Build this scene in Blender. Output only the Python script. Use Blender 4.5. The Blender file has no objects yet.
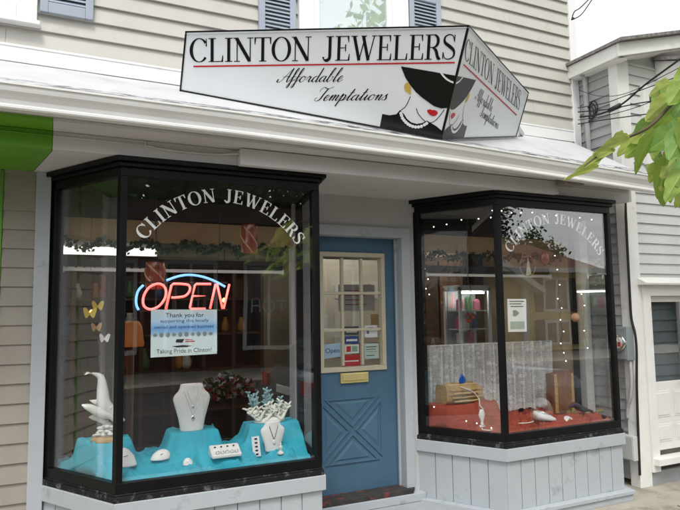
import bpy, bmesh, math, random
import numpy as np
from mathutils import Vector, Matrix, noise
random.seed(7); rng = np.random.default_rng(7)
SC = bpy.context.scene; COL = SC.collection

# ------------------------------------------------------------------ camera
def cam_axes(th, ph, ro):
    fw = np.array([math.sin(th)*math.cos(ph), math.cos(th)*math.cos(ph), math.sin(ph)])
    rt = np.array([math.cos(th), -math.sin(th), 0.0]); up = np.cross(rt, fw)
    c, s = math.cos(ro), math.sin(ro)
    return c*rt - s*up, s*rt + c*up, fw
RT, UP, FW = cam_axes(math.radians(25.553), math.radians(5.262), math.radians(.822))
CAM = np.array([0, -4.38, 1.6]); FPX = 610.7
cd = bpy.data.cameras.new('camera'); cam = bpy.data.objects.new('camera', cd); COL.objects.link(cam)
cam.matrix_world = Matrix(((RT[0], UP[0], -FW[0], CAM[0]), (RT[1], UP[1], -FW[1], CAM[1]), (RT[2], UP[2], -FW[2], CAM[2]), (0, 0, 0, 1)))
cd.sensor_width = 36; cd.lens = 36*FPX/680; cd.clip_start = .05; cd.clip_end = 500
SC.camera = cam

# ------------------------------------------------------------------ light
SUN_EL, SUN_AZ = 58, 205      # azimuth clockwise from +Y (into the facade): sun stands behind the camera, a little left
W = bpy.data.worlds.new('World'); SC.world = W; W.use_nodes = True
nt = W.node_tree; nt.nodes.clear()
sky = nt.nodes.new('ShaderNodeTexSky'); sky.sky_type = 'NISHITA'; sky.sun_disc = False
sky.sun_elevation = math.radians(SUN_EL); sky.sun_rotation = math.radians(SUN_AZ)
sky.dust_density = 1.5; sky.air_density = 1.0; sky.ozone_density = 1.0
hs = nt.nodes.new('ShaderNodeHueSaturation'); hs.inputs['Saturation'].default_value = .12
bg = nt.nodes.new('ShaderNodeBackground'); bg.inputs['Strength'].default_value = .15
wo = nt.nodes.new('ShaderNodeOutputWorld')
nt.links.new(sky.outputs[0], hs.inputs['Color']); nt.links.new(hs.outputs[0], bg.inputs['Color']); nt.links.new(bg.outputs[0], wo.inputs['Surface'])
sl = bpy.data.lights.new('sun', 'SUN'); sl.energy = 0.8; sl.angle = math.radians(14); sl.color = (1, .97, .92)
so = bpy.data.objects.new('sun', sl); COL.objects.link(so)
az, el = math.radians(SUN_AZ), math.radians(SUN_EL)
so.rotation_euler = Vector((math.sin(az)*math.cos(el), math.cos(az)*math.cos(el), math.sin(el))).to_track_quat('Z', 'Y').to_euler()
vs = SC.view_settings; vs.view_transform = 'Standard'; vs.look = 'None'; vs.gamma = 1; vs.use_curve_mapping = False
vs.exposure = 1.15
SC.cycles.max_bounces = 12; SC.cycles.transparent_max_bounces = 24; SC.cycles.glossy_bounces = 6

# ------------------------------------------------------------------ materials
MATS = {}
def pm(name, col, rough=.6, var=.08, scale=6., bump=0., bscale=120., metal=0., spec=.5, stain=None, stain_amt=0., stain_scale=3., stretch=None, coat=0.):
    """procedural painted/worn surface: large soft tone variation, optional stains, fine bump"""
    if name in MATS: return MATS[name]
    m = bpy.data.materials.new(name); m.use_nodes = True; n = m.node_tree; b = n.nodes['Principled BSDF']; L = n.links.new
    tc = n.nodes.new('ShaderNodeTexCoord'); src = tc.outputs['Object']
    if stretch:
        mp = n.nodes.new('ShaderNodeMapping'); mp.inputs['Scale'].default_value = stretch; L(src, mp.inputs[0]); src = mp.outputs[0]
    ns = n.nodes.new('ShaderNodeTexNoise'); ns.inputs['Scale'].default_value = scale; ns.inputs['Detail'].default_value = 6; L(src, ns.inputs['Vector'])
    rp = n.nodes.new('ShaderNodeValToRGB'); e = rp.color_ramp.elements
    e[0].position = .3; e[1].position = .7
    e[0].color = tuple(max(0, c*(1-var)) for c in col)+(1,); e[1].color = tuple(min(1, c*(1+var)) for c in col)+(1,)
    L(ns.outputs['Fac'], rp.inputs[0]); out = rp.outputs[0]
    if stain:
        n2 = n.nodes.new('ShaderNodeTexNoise'); n2.inputs['Scale'].default_value = stain_scale; n2.inputs['Detail'].default_value = 9; n2.inputs['Roughness'].default_value = .7; L(src, n2.inputs['Vector'])
        r2 = n.nodes.new('ShaderNodeValToRGB'); r2.color_ramp.elements[0].position = .62-.25*stain_amt; r2.color_ramp.elements[1].position = .72-.1*stain_amt
        L(n2.outputs['Fac'], r2.inputs[0])
        mx = n.nodes.new('ShaderNodeMix'); mx.data_type = 'RGBA'; L(r2.outputs[0], mx.inputs[0]); L(out, mx.inputs[6]); mx.inputs[7].default_value = tuple(stain)+(1,); out = mx.outputs[2]
    L(out, b.inputs['Base Color'])
    b.inputs['Roughness'].default_value = rough; b.inputs['Metallic'].default_value = metal; b.inputs['Specular IOR Level'].default_value = spec
    b.inputs['Coat Weight'].default_value = coat
    if bump:
        n3 = n.nodes.new('ShaderNodeTexNoise'); n3.inputs['Scale'].default_value = bscale; n3.inputs['Detail'].default_value = 4; L(src, n3.inputs['Vector'])
        bp = n.nodes.new('ShaderNodeBump'); bp.inputs['Strength'].default_value = bump; bp.inputs['Distance'].default_value = .01
        L(n3.outputs['Fac'], bp.inputs['Height']); L(bp.outputs[0], b.inputs['Normal'])
    MATS[name] = m; return m
def emit(name, col, s):
    m = bpy.data.materials.new(name); m.use_nodes = True; b = m.node_tree.nodes['Principled BSDF']
    b.inputs['Base Color'].default_value = (.5, .5, .5, 1); b.inputs['Emission Color'].default_value = col+(1,); b.inputs['Emission Strength'].default_value = s
    MATS[name] = m; return m
def glass(name, ior=1.5, tint=(.93, .96, .95)):
    """thin architectural glass: Fresnel mix of clear transmission and mirror reflection"""
    m = bpy.data.materials.new(name); m.use_nodes = True; n = m.node_tree; n.nodes.clear(); L = n.links.new
    g = n.nodes.new('ShaderNodeNewGeometry'); mi = n.nodes.new('ShaderNodeMix'); mi.inputs[2].default_value = ior; mi.inputs[3].default_value = 1/ior
    L(g.outputs['Backfacing'], mi.inputs[0]); fr = n.nodes.new('ShaderNodeFresnel'); L(mi.outputs[0], fr.inputs['IOR'])
    tc = n.nodes.new('ShaderNodeTexCoord'); ns = n.nodes.new('ShaderNodeTexNoise'); ns.inputs['Scale'].default_value = 1.6; L(tc.outputs['Object'], ns.inputs['Vector'])
    bp = n.nodes.new('ShaderNodeBump'); bp.inputs['Strength'].default_value = .05; bp.inputs['Distance'].default_value = .02; L(ns.outputs['Fac'], bp.inputs['Height'])
    t = n.nodes.new('ShaderNodeBsdfTransparent'); t.inputs[0].default_value = tint+(1,)
    gl = n.nodes.new('ShaderNodeBsdfGlossy'); gl.inputs['Roughness'].default_value = .0; gl.inputs['Color'].default_value = (1, 1, 1, 1); L(bp.outputs[0], gl.inputs['Normal'])
    mx = n.nodes.new('ShaderNodeMixShader'); L(fr.outputs[0], mx.inputs[0]); L(t.outputs[0], mx.inputs[1]); L(gl.outputs[0], mx.inputs[2])
    o = n.nodes.new('ShaderNodeOutputMaterial'); L(mx.outputs[0], o.inputs['Surface']); MATS[name] = m; return m
def leafmat(name, col, tr=.45):
    m = bpy.data.materials.new(name); m.use_nodes = True; n = m.node_tree; b = n.nodes['Principled BSDF']; L = n.links.new
    tc = n.nodes.new('ShaderNodeTexCoord'); ns = n.nodes.new('ShaderNodeTexNoise'); ns.inputs['Scale'].default_value = 9; L(tc.outputs['Object'], ns.inputs['Vector'])
    rp = n.nodes.new('ShaderNodeValToRGB'); e = rp.color_ramp.elements; e[0].position = .35; e[1].position = .68
    e[0].color = tuple(c*.88 for c in col)+(1,); e[1].color = tuple(c*1.14 for c in col)+(1,); L(ns.outputs['Fac'], rp.inputs[0])
    L(rp.outputs[0], b.inputs['Base Color']); b.inputs['Roughness'].default_value = .5
    t = n.nodes.new('ShaderNodeBsdfTranslucent'); L(rp.outputs[0], t.inputs[0]); mx = n.nodes.new('ShaderNodeMixShader'); mx.inputs[0].default_value = tr
    o = n.nodes['Material Output']; L(b.outputs[0], mx.inputs[1]); L(t.outputs[0], mx.inputs[2]); L(mx.outputs[0], o.inputs['Surface']); MATS[name] = m; return m

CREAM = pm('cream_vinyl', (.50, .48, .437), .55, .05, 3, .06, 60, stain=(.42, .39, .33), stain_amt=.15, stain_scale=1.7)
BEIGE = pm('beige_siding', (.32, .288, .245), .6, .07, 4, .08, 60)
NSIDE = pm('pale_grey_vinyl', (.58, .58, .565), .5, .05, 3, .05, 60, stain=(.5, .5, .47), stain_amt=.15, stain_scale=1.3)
WHITE = pm('white_trim_paint', (.80, .80, .79), .5, .03, 5, .05, 90, stain=(.62, .61, .57), stain_amt=.12, stain_scale=2.5)
NWHITE = pm('cream_white_trim', (.78, .77, .73), .5, .04, 5, .05, 90, stain=(.58, .56, .48), stain_amt=.1, stain_scale=3)
BLUEGREY = pm('pale_blue_grey_paint', (.40, .43, .455), .5, .04, 4, .08, 90, stain=(.25, .265, .28), stain_amt=.15, stain_scale=4)
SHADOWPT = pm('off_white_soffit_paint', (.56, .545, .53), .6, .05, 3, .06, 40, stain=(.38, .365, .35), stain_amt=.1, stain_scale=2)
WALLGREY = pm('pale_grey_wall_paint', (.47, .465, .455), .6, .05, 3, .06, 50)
GUTTER = pm('gutter_enamel', (.78, .77, .74), .35, .05, 3, .02, 40, stain=(.58, .55, .49), stain_amt=.12, stain_scale=2.2, stretch=(1, 1, 4))
ROOFW = pm('white_roof_coating', (.52, .53, .54), .6, .05, 5, .25, 25, stain=(.42, .43, .435), stain_amt=.3, stain_scale=3)
TAR = pm('peeled_roof_edge', (.52, .53, .54), .8, .1, 8, .3, 60, stain=(.012, .012, .012), stain_amt=.85, stain_scale=9, stretch=(1, 2.2, 2.2))
GREEN = pm('bright_green_paint', (.11, .30, .014), .5, .12, 2, .05, 60)
BLACK = pm('black_gloss_frame', (.004, .004, .0045), .4, .3, 8, .08, 80, spec=.22)
BLACKSILL = pm('weathered_black_sill', (.010, .010, .011), .6, .3, 10, .3, 60, spec=.25, stain=(.16, .155, .15), stain_amt=.3, stain_scale=14)
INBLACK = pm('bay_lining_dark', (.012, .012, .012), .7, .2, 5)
SHUTTER = pm('blue_grey_shutter', (.34, .385, .45), .5, .06, 5, .05, 80)
SHUTDARK = pm('shutter_slot', (.05, .06, .075), .7, .1, 5)
DOORBLUE = pm('blue_door_paint', (.070, .142, .215), .45, .07, 4, .06, 50, spec=.3, stain=(.055, .115, .175), stain_amt=.15, stain_scale=3)
LITE = pm('yellowed_cream_frame', (.50, .455, .335), .5, .05, 8, .05, 80)
BRASS = pm('pale_brass', (.70, .58, .25), .35, .08, 10, .05, 60, metal=.35)
CHROME = pm('chrome', (.75, .75, .76), .2, .03, 5, metal=1)
SILLRED = pm('worn_threshold', (.035, .032, .03), .8, .3, 12, .5, 60, stain=(.45, .045, .03), stain_amt=.32, stain_scale=7, stretch=(1, 2.2, 1))
STEPGREY = pm('grey_step_paint', (.33, .35, .37), .6, .08, 6, .15, 70)
CONC = pm('sidewalk_concrete', (.38, .345, .285), .85, .14, 3, .5, 90, stain=(.20, .19, .13), stain_amt=.35, stain_scale=2.5)
ASPH = pm('asphalt', (.055, .055, .055), .85, .15, 4, .5, 150)
GRASS = pm('roadside_ground', (.05, .075, .025), .9, .3, 1, .5, 40)
SIGNW = pm('sign_white', (.84, .855, .87), .22, .02, 3)
SIGNK = pm('sign_black', (.006, .006, .006), .22, .1, 3)
SIGNR = pm('sign_red', (.55, .02, .03), .25, .05, 3)
SIGNG = pm('sign_gold', (.60, .42, .10), .3, .08, 10)
INWOOD = pm('dark_brown_shelving', (.085, .035, .018), .5, .35, 3, .1, 40, stretch=(6, 6, .6))
INTAN = pm('tan_header', (.36, .25, .125), .6, .12, 4)
INWALL = pm('brown_interior_wall', (.40, .33, .24), .8, .2, 2)
INCEIL = pm('interior_ceiling', (.45, .42, .36), .8, .1, 2)
INFLOOR = pm('interior_carpet', (.06, .05, .045), .9, .2, 5)
RAILW = pm('white_rail', (.75, .74, .70), .4, .05, 5)
CLOTHT = pm('teal_cloth', (.030, .40, .52), .75, .1, 6, .4, 500)
CLOTHR = pm('rust_cloth', (.34, .055, .026), .7, .15, 6, .4, 500)
VELVET = pm('white_leatherette', (.76, .75, .73), .6, .03, 8, .1, 300)
WOOD = pm('honey_wood', (.42, .26, .10), .55, .25, 5, .25, 30, stretch=(2, 8, 12))
WOODD = pm('walnut_wood', (.20, .09, .035), .5, .3, 5, .2, 30, stretch=(8, 8, 1.2))
SILVER = pm('silver_jewellery', (.80, .80, .82), .18, .05, 20, metal=1)
GLASSM = glass('window_glass', 1.8, (.985, .99, .988))
GLASSU = glass('coated_window_glass', 2.5)
GLASSD = glass('door_glass', 1.75, (.985, .99, .988))
LETTERW = pm('white_vinyl_letter', (.80, .80, .78), .5, .03, 20)

# ------------------------------------------------------------------ mesh helpers
class MB:
    def __init__(s): s.v = []; s.f = []; s.mi = []
    def add(s, vs, fs, mi=0):
        o = len(s.v); s.v += [tuple(map(float, p)) for p in vs]; s.f += [tuple(i+o for i in f) for f in fs]; s.mi += [mi]*len(fs); return s
    def box(s, x0, x1, y0, y1, z0, z1, mi=0):
        return s.add([(x0,y0,z0),(x1,y0,z0),(x1,y1,z0),(x0,y1,z0),(x0,y0,z1),(x1,y0,z1),(x1,y1,z1),(x0,y1,z1)],
                     [(0,3,2,1),(4,5,6,7),(0,1,5,4),(1,2,6,5),(2,3,7,6),(3,0,4,7)], mi)
    def obox(s, o, ax, ay, az, mi=0):   # oriented box from corner o and three edge vectors
        o, ax, ay, az = map(lambda q: np.array(q, float), (o, ax, ay, az))
        if np.dot(np.cross(ax, ay), az) < 0: o = o+ay; ay = -ay
        P = [o, o+ax, o+ax+ay, o+ay]; P += [p+az for p in P]
        return s.add(P, [(0,3,2,1),(4,5,6,7),(0,1,5,4),(1,2,6,5),(2,3,7,6),(3,0,4,7)], mi)
    def prism(s, poly, vec, mi=0):      # closed polygon swept along vec
        n = len(poly); v = np.array(vec, float); P = [np.array(p, float) for p in poly]
        return s.add(P+[p+v for p in P], [tuple(range(n))[::-1], tuple(range(n, 2*n))]+[(i, (i+1) % n, (i+1) % n+n, i+n) for i in range(n)], mi)
    def tube(s, pts, r, n=8, mi=0, cap=True):
        P = [np.array(p, float) for p in pts]; k = len(P)
        R = list(r) if hasattr(r, '__len__') else [r]*k
        T = [P[min(i+1, k-1)]-P[max(i-1, 0)] for i in range(k)]; T = [t/(np.linalg.norm(t)+1e-12) for t in T]
        u = np.cross(T[0], (0, 0, 1)) if abs(T[0][2]) < .9 else np.cross(T[0], (1, 0, 0)); u /= np.linalg.norm(u)
        vs = []
        for i in range(k):
            u = u-np.dot(u, T[i])*T[i]; u /= np.linalg.norm(u)+1e-12; w = np.cross(T[i], u)
            vs += [P[i]+R[i]*(math.cos(2*math.pi*j/n)*u+math.sin(2*math.pi*j/n)*w) for j in range(n)]
        fs = [(i*n+j, i*n+(j+1) % n, (i+1)*n+(j+1) % n, (i+1)*n+j) for i in range(k-1) for j in range(n)]
        if cap: fs += [tuple(range(n))[::-1], tuple(range((k-1)*n, k*n))]
        return s.add(vs, fs, mi)
    def lathe(s, prof, c=(0,0,0), n=20, mi=0, sx=1, sy=1):
        c = np.array(c, float); k = len(prof)
        vs = [c+np.array((r*sx*math.cos(2*math.pi*j/n), r*sy*math.sin(2*math.pi*j/n), z)) for r, z in prof for j in range(n)]
        fs = [(i*n+j, i*n+(j+1) % n, (i+1)*n+(j+1) % n, (i+1)*n+j) for i in range(k-1) for j in range(n)]+[tuple(range(n))[::-1], tuple(range((k-1)*n, k*n))]
        return s.add(vs, fs, mi)
    def ball(s, c, r, n=10, m=6, mi=0):
        r = r if hasattr(r, '__len__') else (r, r, r)
        prof = [(math.sin(math.pi*i/m), -math.cos(math.pi*i/m)) for i in range(1, m)]
        vs = [(c[0]+r[0]*a*math.cos(2*math.pi*j/n), c[1]+r[1]*a*math.sin(2*math.pi*j/n), c[2]+r[2]*b) for a, b in prof for j in range(n)]
        k = m-1; vs += [(c[0], c[1], c[2]-r[2]), (c[0], c[1], c[2]+r[2])]
        fs = [(i*n+j, i*n+(j+1) % n, (i+1)*n+(j+1) % n, (i+1)*n+j) for i in range(k-1) for j in range(n)]
        fs += [(k*n, (j+1) % n, j) for j in range(n)]+[(k*n+1, (k-1)*n+j, (k-1)*n+(j+1) % n) for j in range(n)]
        return s.add(vs, fs, mi)
    def loft(s, rings, mi=0, cap=True):
        n = len(rings[0]); k = len(rings)
        fs = [(i*n+j, i*n+(j+1) % n, (i+1)*n+(j+1) % n, (i+1)*n+j) for i in range(k-1) for j in range(n)]
        if cap: fs += [tuple(range(n))[::-1], tuple(range((k-1)*n, k*n))]
        return s.add([p for r in rings for p in r], fs, mi)
    def build(s, name, mats, parent=None, smooth=False, bev=0., label=None):
        org = parent.get('_org') if parent else None
        org = np.array(org[:]) if org is not None else np.zeros(3)
        me = bpy.data.meshes.new(name)
        me.from_pydata([tuple(np.array(p)-org) for p in s.v], [], s.f)
        for m in (mats if isinstance(mats, (list, tuple)) else [mats]): me.materials.append(m)
        me.polygons.foreach_set('material_index', s.mi)
        if smooth: me.polygons.foreach_set('use_smooth', [True]*len(me.polygons))
        me.update()
        o = bpy.data.objects.new(name, me); COL.objects.link(o)
        if parent: o.parent = parent; o['_org'] = tuple(org)
        if bev:
            b = o.modifiers.new('bevel', 'BEVEL'); b.width = bev; b.segments = 2; b.limit_method = 'ANGLE'; b.angle_limit = math.radians(50)
        if label: o['label'] = label
        return o
def tag(o, label, cat, group=None):
    o['label'] = label; o['category'] = cat
    if group: o['group'] = group
    return o
def thing(name, label, cat, loc=(0,0,0), group=None):
    o = bpy.data.objects.new(name, None); COL.objects.link(o); o.location = loc; o['_org'] = tuple(float(c) for c in loc); o.empty_display_size = .1
    return tag(o, label, cat, group)
def struct(o): o['kind'] = 'structure'; return o
def catmull(pts, k=6, closed=False):
    P = [np.array(p, float) for p in pts]; n = len(P); out = []
    rng_ = range(n) if closed else range(n-1)
    for i in rng_:
        g = (lambda j: P[j % n]) if closed else (lambda j: P[max(0, min(n-1, j))])
        a, b, c, d = g(i-1), g(i), g(i+1), g(i+2)
        for t in np.arange(k)/k:
            out.append(.5*((2*b)+(-a+c)*t+(2*a-5*b+4*c-d)*t*t+(-a+3*b-3*c+d)*t**3))
    if not closed: out.append(P[-1])
    return out
def ribbon(pts, ws):
    P = [np.array(p, float) for p in pts]; k = len(P); W_ = list(ws) if hasattr(ws, '__len__') else [ws]*k
    qs = []; prev = None
    for i in range(k):
        t = P[min(i+1, k-1)]-P[max(i-1, 0)]; t /= np.linalg.norm(t)+1e-12; nn = np.array((-t[1], t[0]))
        cur = (P[i]+nn*W_[i]/2, P[i]-nn*W_[i]/2)
        if prev: qs.append((prev[0], prev[1], cur[1], cur[0]))
        prev = cur
    return qs
def ray_dir(u, v): return RT*((u-340)/FPX)-UP*((v-255)/FPX)+FW

# serif capitals: quads in a unit-height box, A = thick stroke, B = thin stroke
def glyph(ch, A=.13, B=.035):
    q = []
    def R_(p, w): q.extend(ribbon(p, w))
    def serif(x, y, h): R_([(x-h, y), (x+h, y)], B)
    def ell(cx, cy, rx, ry, a0, a1, th=None, n=28):
        aa = np.radians(np.linspace(a0, a1, n)); R_([(cx+rx*math.cos(a), cy+ry*math.sin(a)) for a in aa], [B+(A*1.1-B)*abs(math.cos(a))**1.6 for a in aa])
    b = B/2
    if ch == 'C':
        ell(.40, .5, .34, .49, 38, 322); R_([(.70, .98), (.70, .66)], [B*.8, B*1.5]); return q, .78
    if ch == 'L':
        R_([(.17, b), (.17, 1-b)], A); serif(.17, 1-b, .16); R_([(.02, b), (.62, b)], B); R_([(.60, 0), (.63, .27)], [B*2.2, B]); return q, .70
    if ch == 'I':
        R_([(.18, b), (.18, 1-b)], A); serif(.18, 1-b, .16); serif(.18, b, .16); return q, .38
    if ch == 'N':
        R_([(.16, b), (.16, 1-b)], B*1.3); R_([(.72, 0), (.72, 1-b)], B*1.3); R_([(.13, 1-b), (.70, .02)], A*1.1); serif(.16, b, .13); serif(.72, 1-b, .13); serif(.10, 1-b, .10); return q, .90
    if ch == 'T':
        R_([(.36, b), (.36, 1-b)], A); serif(.36, b, .16); R_([(.02, 1-b), (.70, 1-b)], B); R_([(.035, 1), (.02, .72)], [B*2.2, B]); R_([(.685, 1), (.70, .72)], [B*2.2, B]); return q, .74
    if ch == 'O':
        ell(.42, .5, .35, .49, 0, 361, n=44); return q, .86
    if ch == 'J':
        R_(catmull([(.34, 1-b), (.34, .3), (.32, .1), (.2, .015), (.08, .06), (.06, .16)], 5), None or [A]*16+[A*.9, A*.8, A*.6, A*.45, B*1.4, B*1.4, B*1.6, B*2, B*2.5, A*.8][:26-16]); serif(.34, 1-b, .16)
        return q, .56
    if ch == 'E':
        R_([(.17, b), (.17, 1-b)], A); R_([(.02, b), (.62, b)], B); R_([(.02, 1-b), (.58, 1-b)], B); R_([(.2, .52), (.46, .52)], B)
        R_([(.60, 0), (.63, .27)], [B*2.2, B]); R_([(.57, 1), (.59, .75)], [B*2.2, B]); R_([(.46, .66), (.46, .38)], B*1.3); return q, .70
    if ch == 'W':
        R_([(.13, 1-b), (.36, .0)], A); R_([(.36, .0), (.60, 1-b)], B*1.3); R_([(.52, 1-b), (.76, 0)], A); R_([(.76, 0), (1.0, 1-b)], B*1.3)
        serif(.13, 1-b, .14); serif(.55, 1-b, .12); serif(1.0, 1-b, .11); return q, 1.12
    if ch == 'R':
        R_([(.17, b), (.17, 1-b)], A); serif(.17, b, .16); R_([(.02, 1-b), (.4, 1-b)], B); R_([(.17, .49), (.4, .49)], B)
        aa = np.radians(np.linspace(-90, 90, 16)); R_([(.38+.20*math.cos(a), .74+.245*math.sin(a)) for a in aa], [B+(A-B)*math.cos(a) for a in aa])
        R_(catmull([(.36, .49), (.50, .36), (.60, .08), (.72, 0.02)], 5), [A*.7]*4+[A]*9+[A*.6, B*1.4, B]); return q, .76
    if ch == 'S':
        p = catmull([(.52, .76), (.46, .93), (.29, .985), (.11, .88), (.12, .68), (.32, .53), (.52, .36), (.53, .14), (.34, .015), (.14, .06), (.07, .26)], 6); n = len(p)
        R_(p, [B+(A*1.05-B)*math.exp(-((i/(n-1)-.5)/.2)**2) for i in range(n)]); R_([(.54, .98), (.54, .7)], B*1.2); R_([(.055, .02), (.055, .3)], B*1.2); return q, .62
    return q, .42      # space
SCRIPT = {
 'a': ([[(.36,.34),(.24,.42),(.09,.3),(.06,.1),(.17,0),(.32,.14),(.39,.4)], [(.39,.42),(.36,.12),(.44,0),(.58,.16)]], .52),
 'f': ([[(.0,.1),(.18,.45),(.30,.88),(.25,1.0),(.17,.8),(.16,.2),(.14,-.3),(.05,-.4),(.02,-.26),(.16,-.02),(.34,.2)], [(.04,.36),(.34,.40)]], .34),
 'o': ([[(.24,.42),(.10,.34),(.06,.12),(.18,0),(.33,.1),(.35,.3),(.24,.42),(.34,.36),(.50,.36)]], .48),
 'r': ([[(.0,.14),(.12,.42),(.18,.36),(.30,.38)], [(.27,.38),(.22,.12),(.30,0),(.44,.16)]], .40),
 'd': ([[(.36,.34),(.24,.42),(.09,.3),(.06,.1),(.17,0),(.32,.14),(.39,.5)], [(.42,1.0),(.36,.12),(.44,0),(.58,.16)]], .52),
 'b': ([[(.0,.12),(.16,.5),(.27,.9),(.20,1.0),(.12,.7),(.08,.12),(.17,0),(.32,.12),(.34,.34),(.26,.38),(.46,.34)]], .46),
 'l': ([[(.0,.12),(.16,.5),(.27,.9),(.20,1.0),(.12,.7),(.08,.12),(.17,0),(.32,.16)]], .30),
 'e': ([[(.02,.14),(.22,.22),(.29,.36),(.19,.43),(.08,.26),(.09,.06),(.20,0),(.40,.16)]], .38),
 'm': ([[(.0,.2),(.1,.42),(.08,0)], [(.08,.06),(.22,.40),(.30,.38),(.26,0)], [(.26,.06),(.42,.40),(.50,.36),(.46,.1),(.53,0),(.66,.16)]], .62),
 'n': ([[(.0,.2),(.1,.42),(.08,0)], [(.08,.06),(.24,.40),(.32,.36),(.28,.1),(.35,0),(.48,.16)]], .45),
 'p': ([[(.0,.2),(.14,.5),(.06,-.42)], [(.08,.1),(.24,.42),(.36,.34),(.32,.08),(.2,.0),(.12,.04),(.3,0),(.50,.16)]], .48),
 't': ([[(.0,.14),(.16,.5),(.22,.85),(.12,.12),(.20,0),(.34,.16)], [(.04,.56),(.34,.60)]], .32),
 'i': ([[(.0,.14),(.12,.42),(.08,.1),(.15,0),(.28,.16)], [(.17,.62),(.19,.66)]], .26),
 's': ([[(.0,.12),(.16,.40),(.2,.44),(.2,.3),(.28,.12),(.2,0),(.06,.03),(.04,.1)]], .36),
 'A': ([[(-.12,.22),(-.16,.06),(-.02,0),(.14,.14),(.34,.62),(.56,1.0)], [(.56,1.0),(.50,.2),(.58,0),(.72,.14)], [(.12,.36),(.34,.42),(.6,.36)]], .66),
 'T': ([[(.02,.66),(.0,.84),(.16,.98),(.4,.88),(.62,.94),(.74,1.02)], [(.46,.9),(.36,.5),(.30,.12),(.14,-.02),(-.02,.06),(-.02,.2),(.08,.2)]], .50)}
def script_quads(word, thin=.028, thick=.095, shear=.42):
    out = []; x = 0
    for ch in word:
        st, adv = SCRIPT[ch]
        for s_ in st:
            p = [np.array((a+shear*b+x, b)) for a, b in (catmull(s_, 6) if len(s_) > 2 else s_)]
            w = []
            for i in range(len(p)):
                t = p[min(i+1, len(p)-1)]-p[max(i-1, 0)]; t = t/(np.linalg.norm(t)+1e-9)
                w.append(thin+(thick-thin)*max(0., -t[1])**1.3 if t[1] < 0 else thin)
            out.append(ribbon(p, w))
        x += adv
    return out, x
def font_mesh(txt, size):
    """plain lettering as 2-D triangles (built-in font)"""
    cu = bpy.data.curves.new('lettering', 'FONT'); cu.body = txt; cu.size = size; cu.align_x = 'CENTER'; cu.resolution_u = 3
    o = bpy.data.objects.new('lettering', cu); COL.objects.link(o)
    dg = bpy.context.evaluated_depsgraph_get(); me = o.evaluated_get(dg).to_mesh()
    v = [tuple(p.co)[:2] for p in me.vertices]; f = [tuple(p.vertices) for p in me.polygons]
    o.evaluated_get(dg).to_mesh_clear(); bpy.data.objects.remove(o); bpy.data.curves.remove(cu)
    return v, f

def siding(mb, x0, x1, z0, z1, zref, pitch, y=0., out=.014, axis='x', sign=-1):
    """overlapping clapboard courses between z0 and z1; axis x: wall along X facing -Y; axis y: wall along Y at X=y facing sign*X"""
    k0 = math.floor((z0-zref)/pitch)
    z = zref+k0*pitch
    while z < z1-1e-6:
        a, b = max(z, z0), min(z+pitch, z1)
        o0 = out*(1-(a-z)/pitch)+.003; o1 = out*(1-(b-z)/pitch)+.003
        pr = [(0, a), (-o0, a), (-o0+.0008, a+.006 if b-a > .01 else b), (-o1, b), (0, b)]
        if axis == 'x':
            cuts = [x0]; xj = x0+random.uniform(.4, 3.2)
            while xj < x1-.3: cuts.append(xj); xj += random.uniform(2.2, 3.7)
            cuts.append(x1)
            for c0, c1 in zip(cuts[:-1], cuts[1:]): jy = random.uniform(0, .0012); mb.prism([(c0, y+d-(jy if d < 0 else 0), zz) for d, zz in pr], (c1-c0-(.0018 if c1 < x1 else 0), 0, 0))
        else: mb.prism([(y-sign*d, x0, zz) for d, zz in pr][::1], (0, x1-x0, 0))
        z += pitch
    return mb

# ------------------------------------------------------------------ ground
m = MB().box(-30, 40, -3.2, 6.0, -.3, 0); 
sw = struct(m.build('sidewalk', CONC))
m = MB().box(-30, 40, -3.36, -3.2, -.3, .0); struct(m.build('kerb', pm('granite_kerb', (.33, .32, .31), .8, .15, 8, .3, 80)))
m = MB().box(-60, 80, -11.0, -3.36, -.4, -.13); struct(m.build('road', ASPH))
m = MB().box(-60, 80, -14.0, -11.0, -.3, 0.0); struct(m.build('far_sidewalk', CONC))
m = MB().add([(-250, -250, -.42), (250, -250, -.42), (250, 250, -.42), (-250, 250, -.42)], [(0, 1, 2, 3)]); struct(m.build('ground', GRASS))
m = MB().box(-60, 80, -60, -14.0, -.3, -.01); struct(m.build('far_lot', GRASS))
# cracks / joints between slabs
m = MB()
for x in (-4.5, -3, -1.5, 0, 1.5, 3.0, 4.62, 6.1, 7.6): m.box(x-.006, x+.006, -3.2, -.95, .0015, .004)
m.box(-6, 9, -1.66, -1.648, .0015, .004)
struct(m.build('slab_joint', pm('joint_dirt', (.06, .055, .045), .95, .2, 20)))

# ------------------------------------------------------------------ the shop building
shop = thing('shop_building', 'two storey cream clapboard shop with white pent roof and two glazed bay windows', 'shop building', (2.2, 0, 0))
XL, XR = -1.6, 4.69
# openings in lower wall are left simply as gaps between wall pieces
m = siding(MB(), XL, XR, 3.362, 5.7, 3.362, .1213, out=.020); m.box(XL, XR, .0, .12, 3.25, 5.7)
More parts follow.
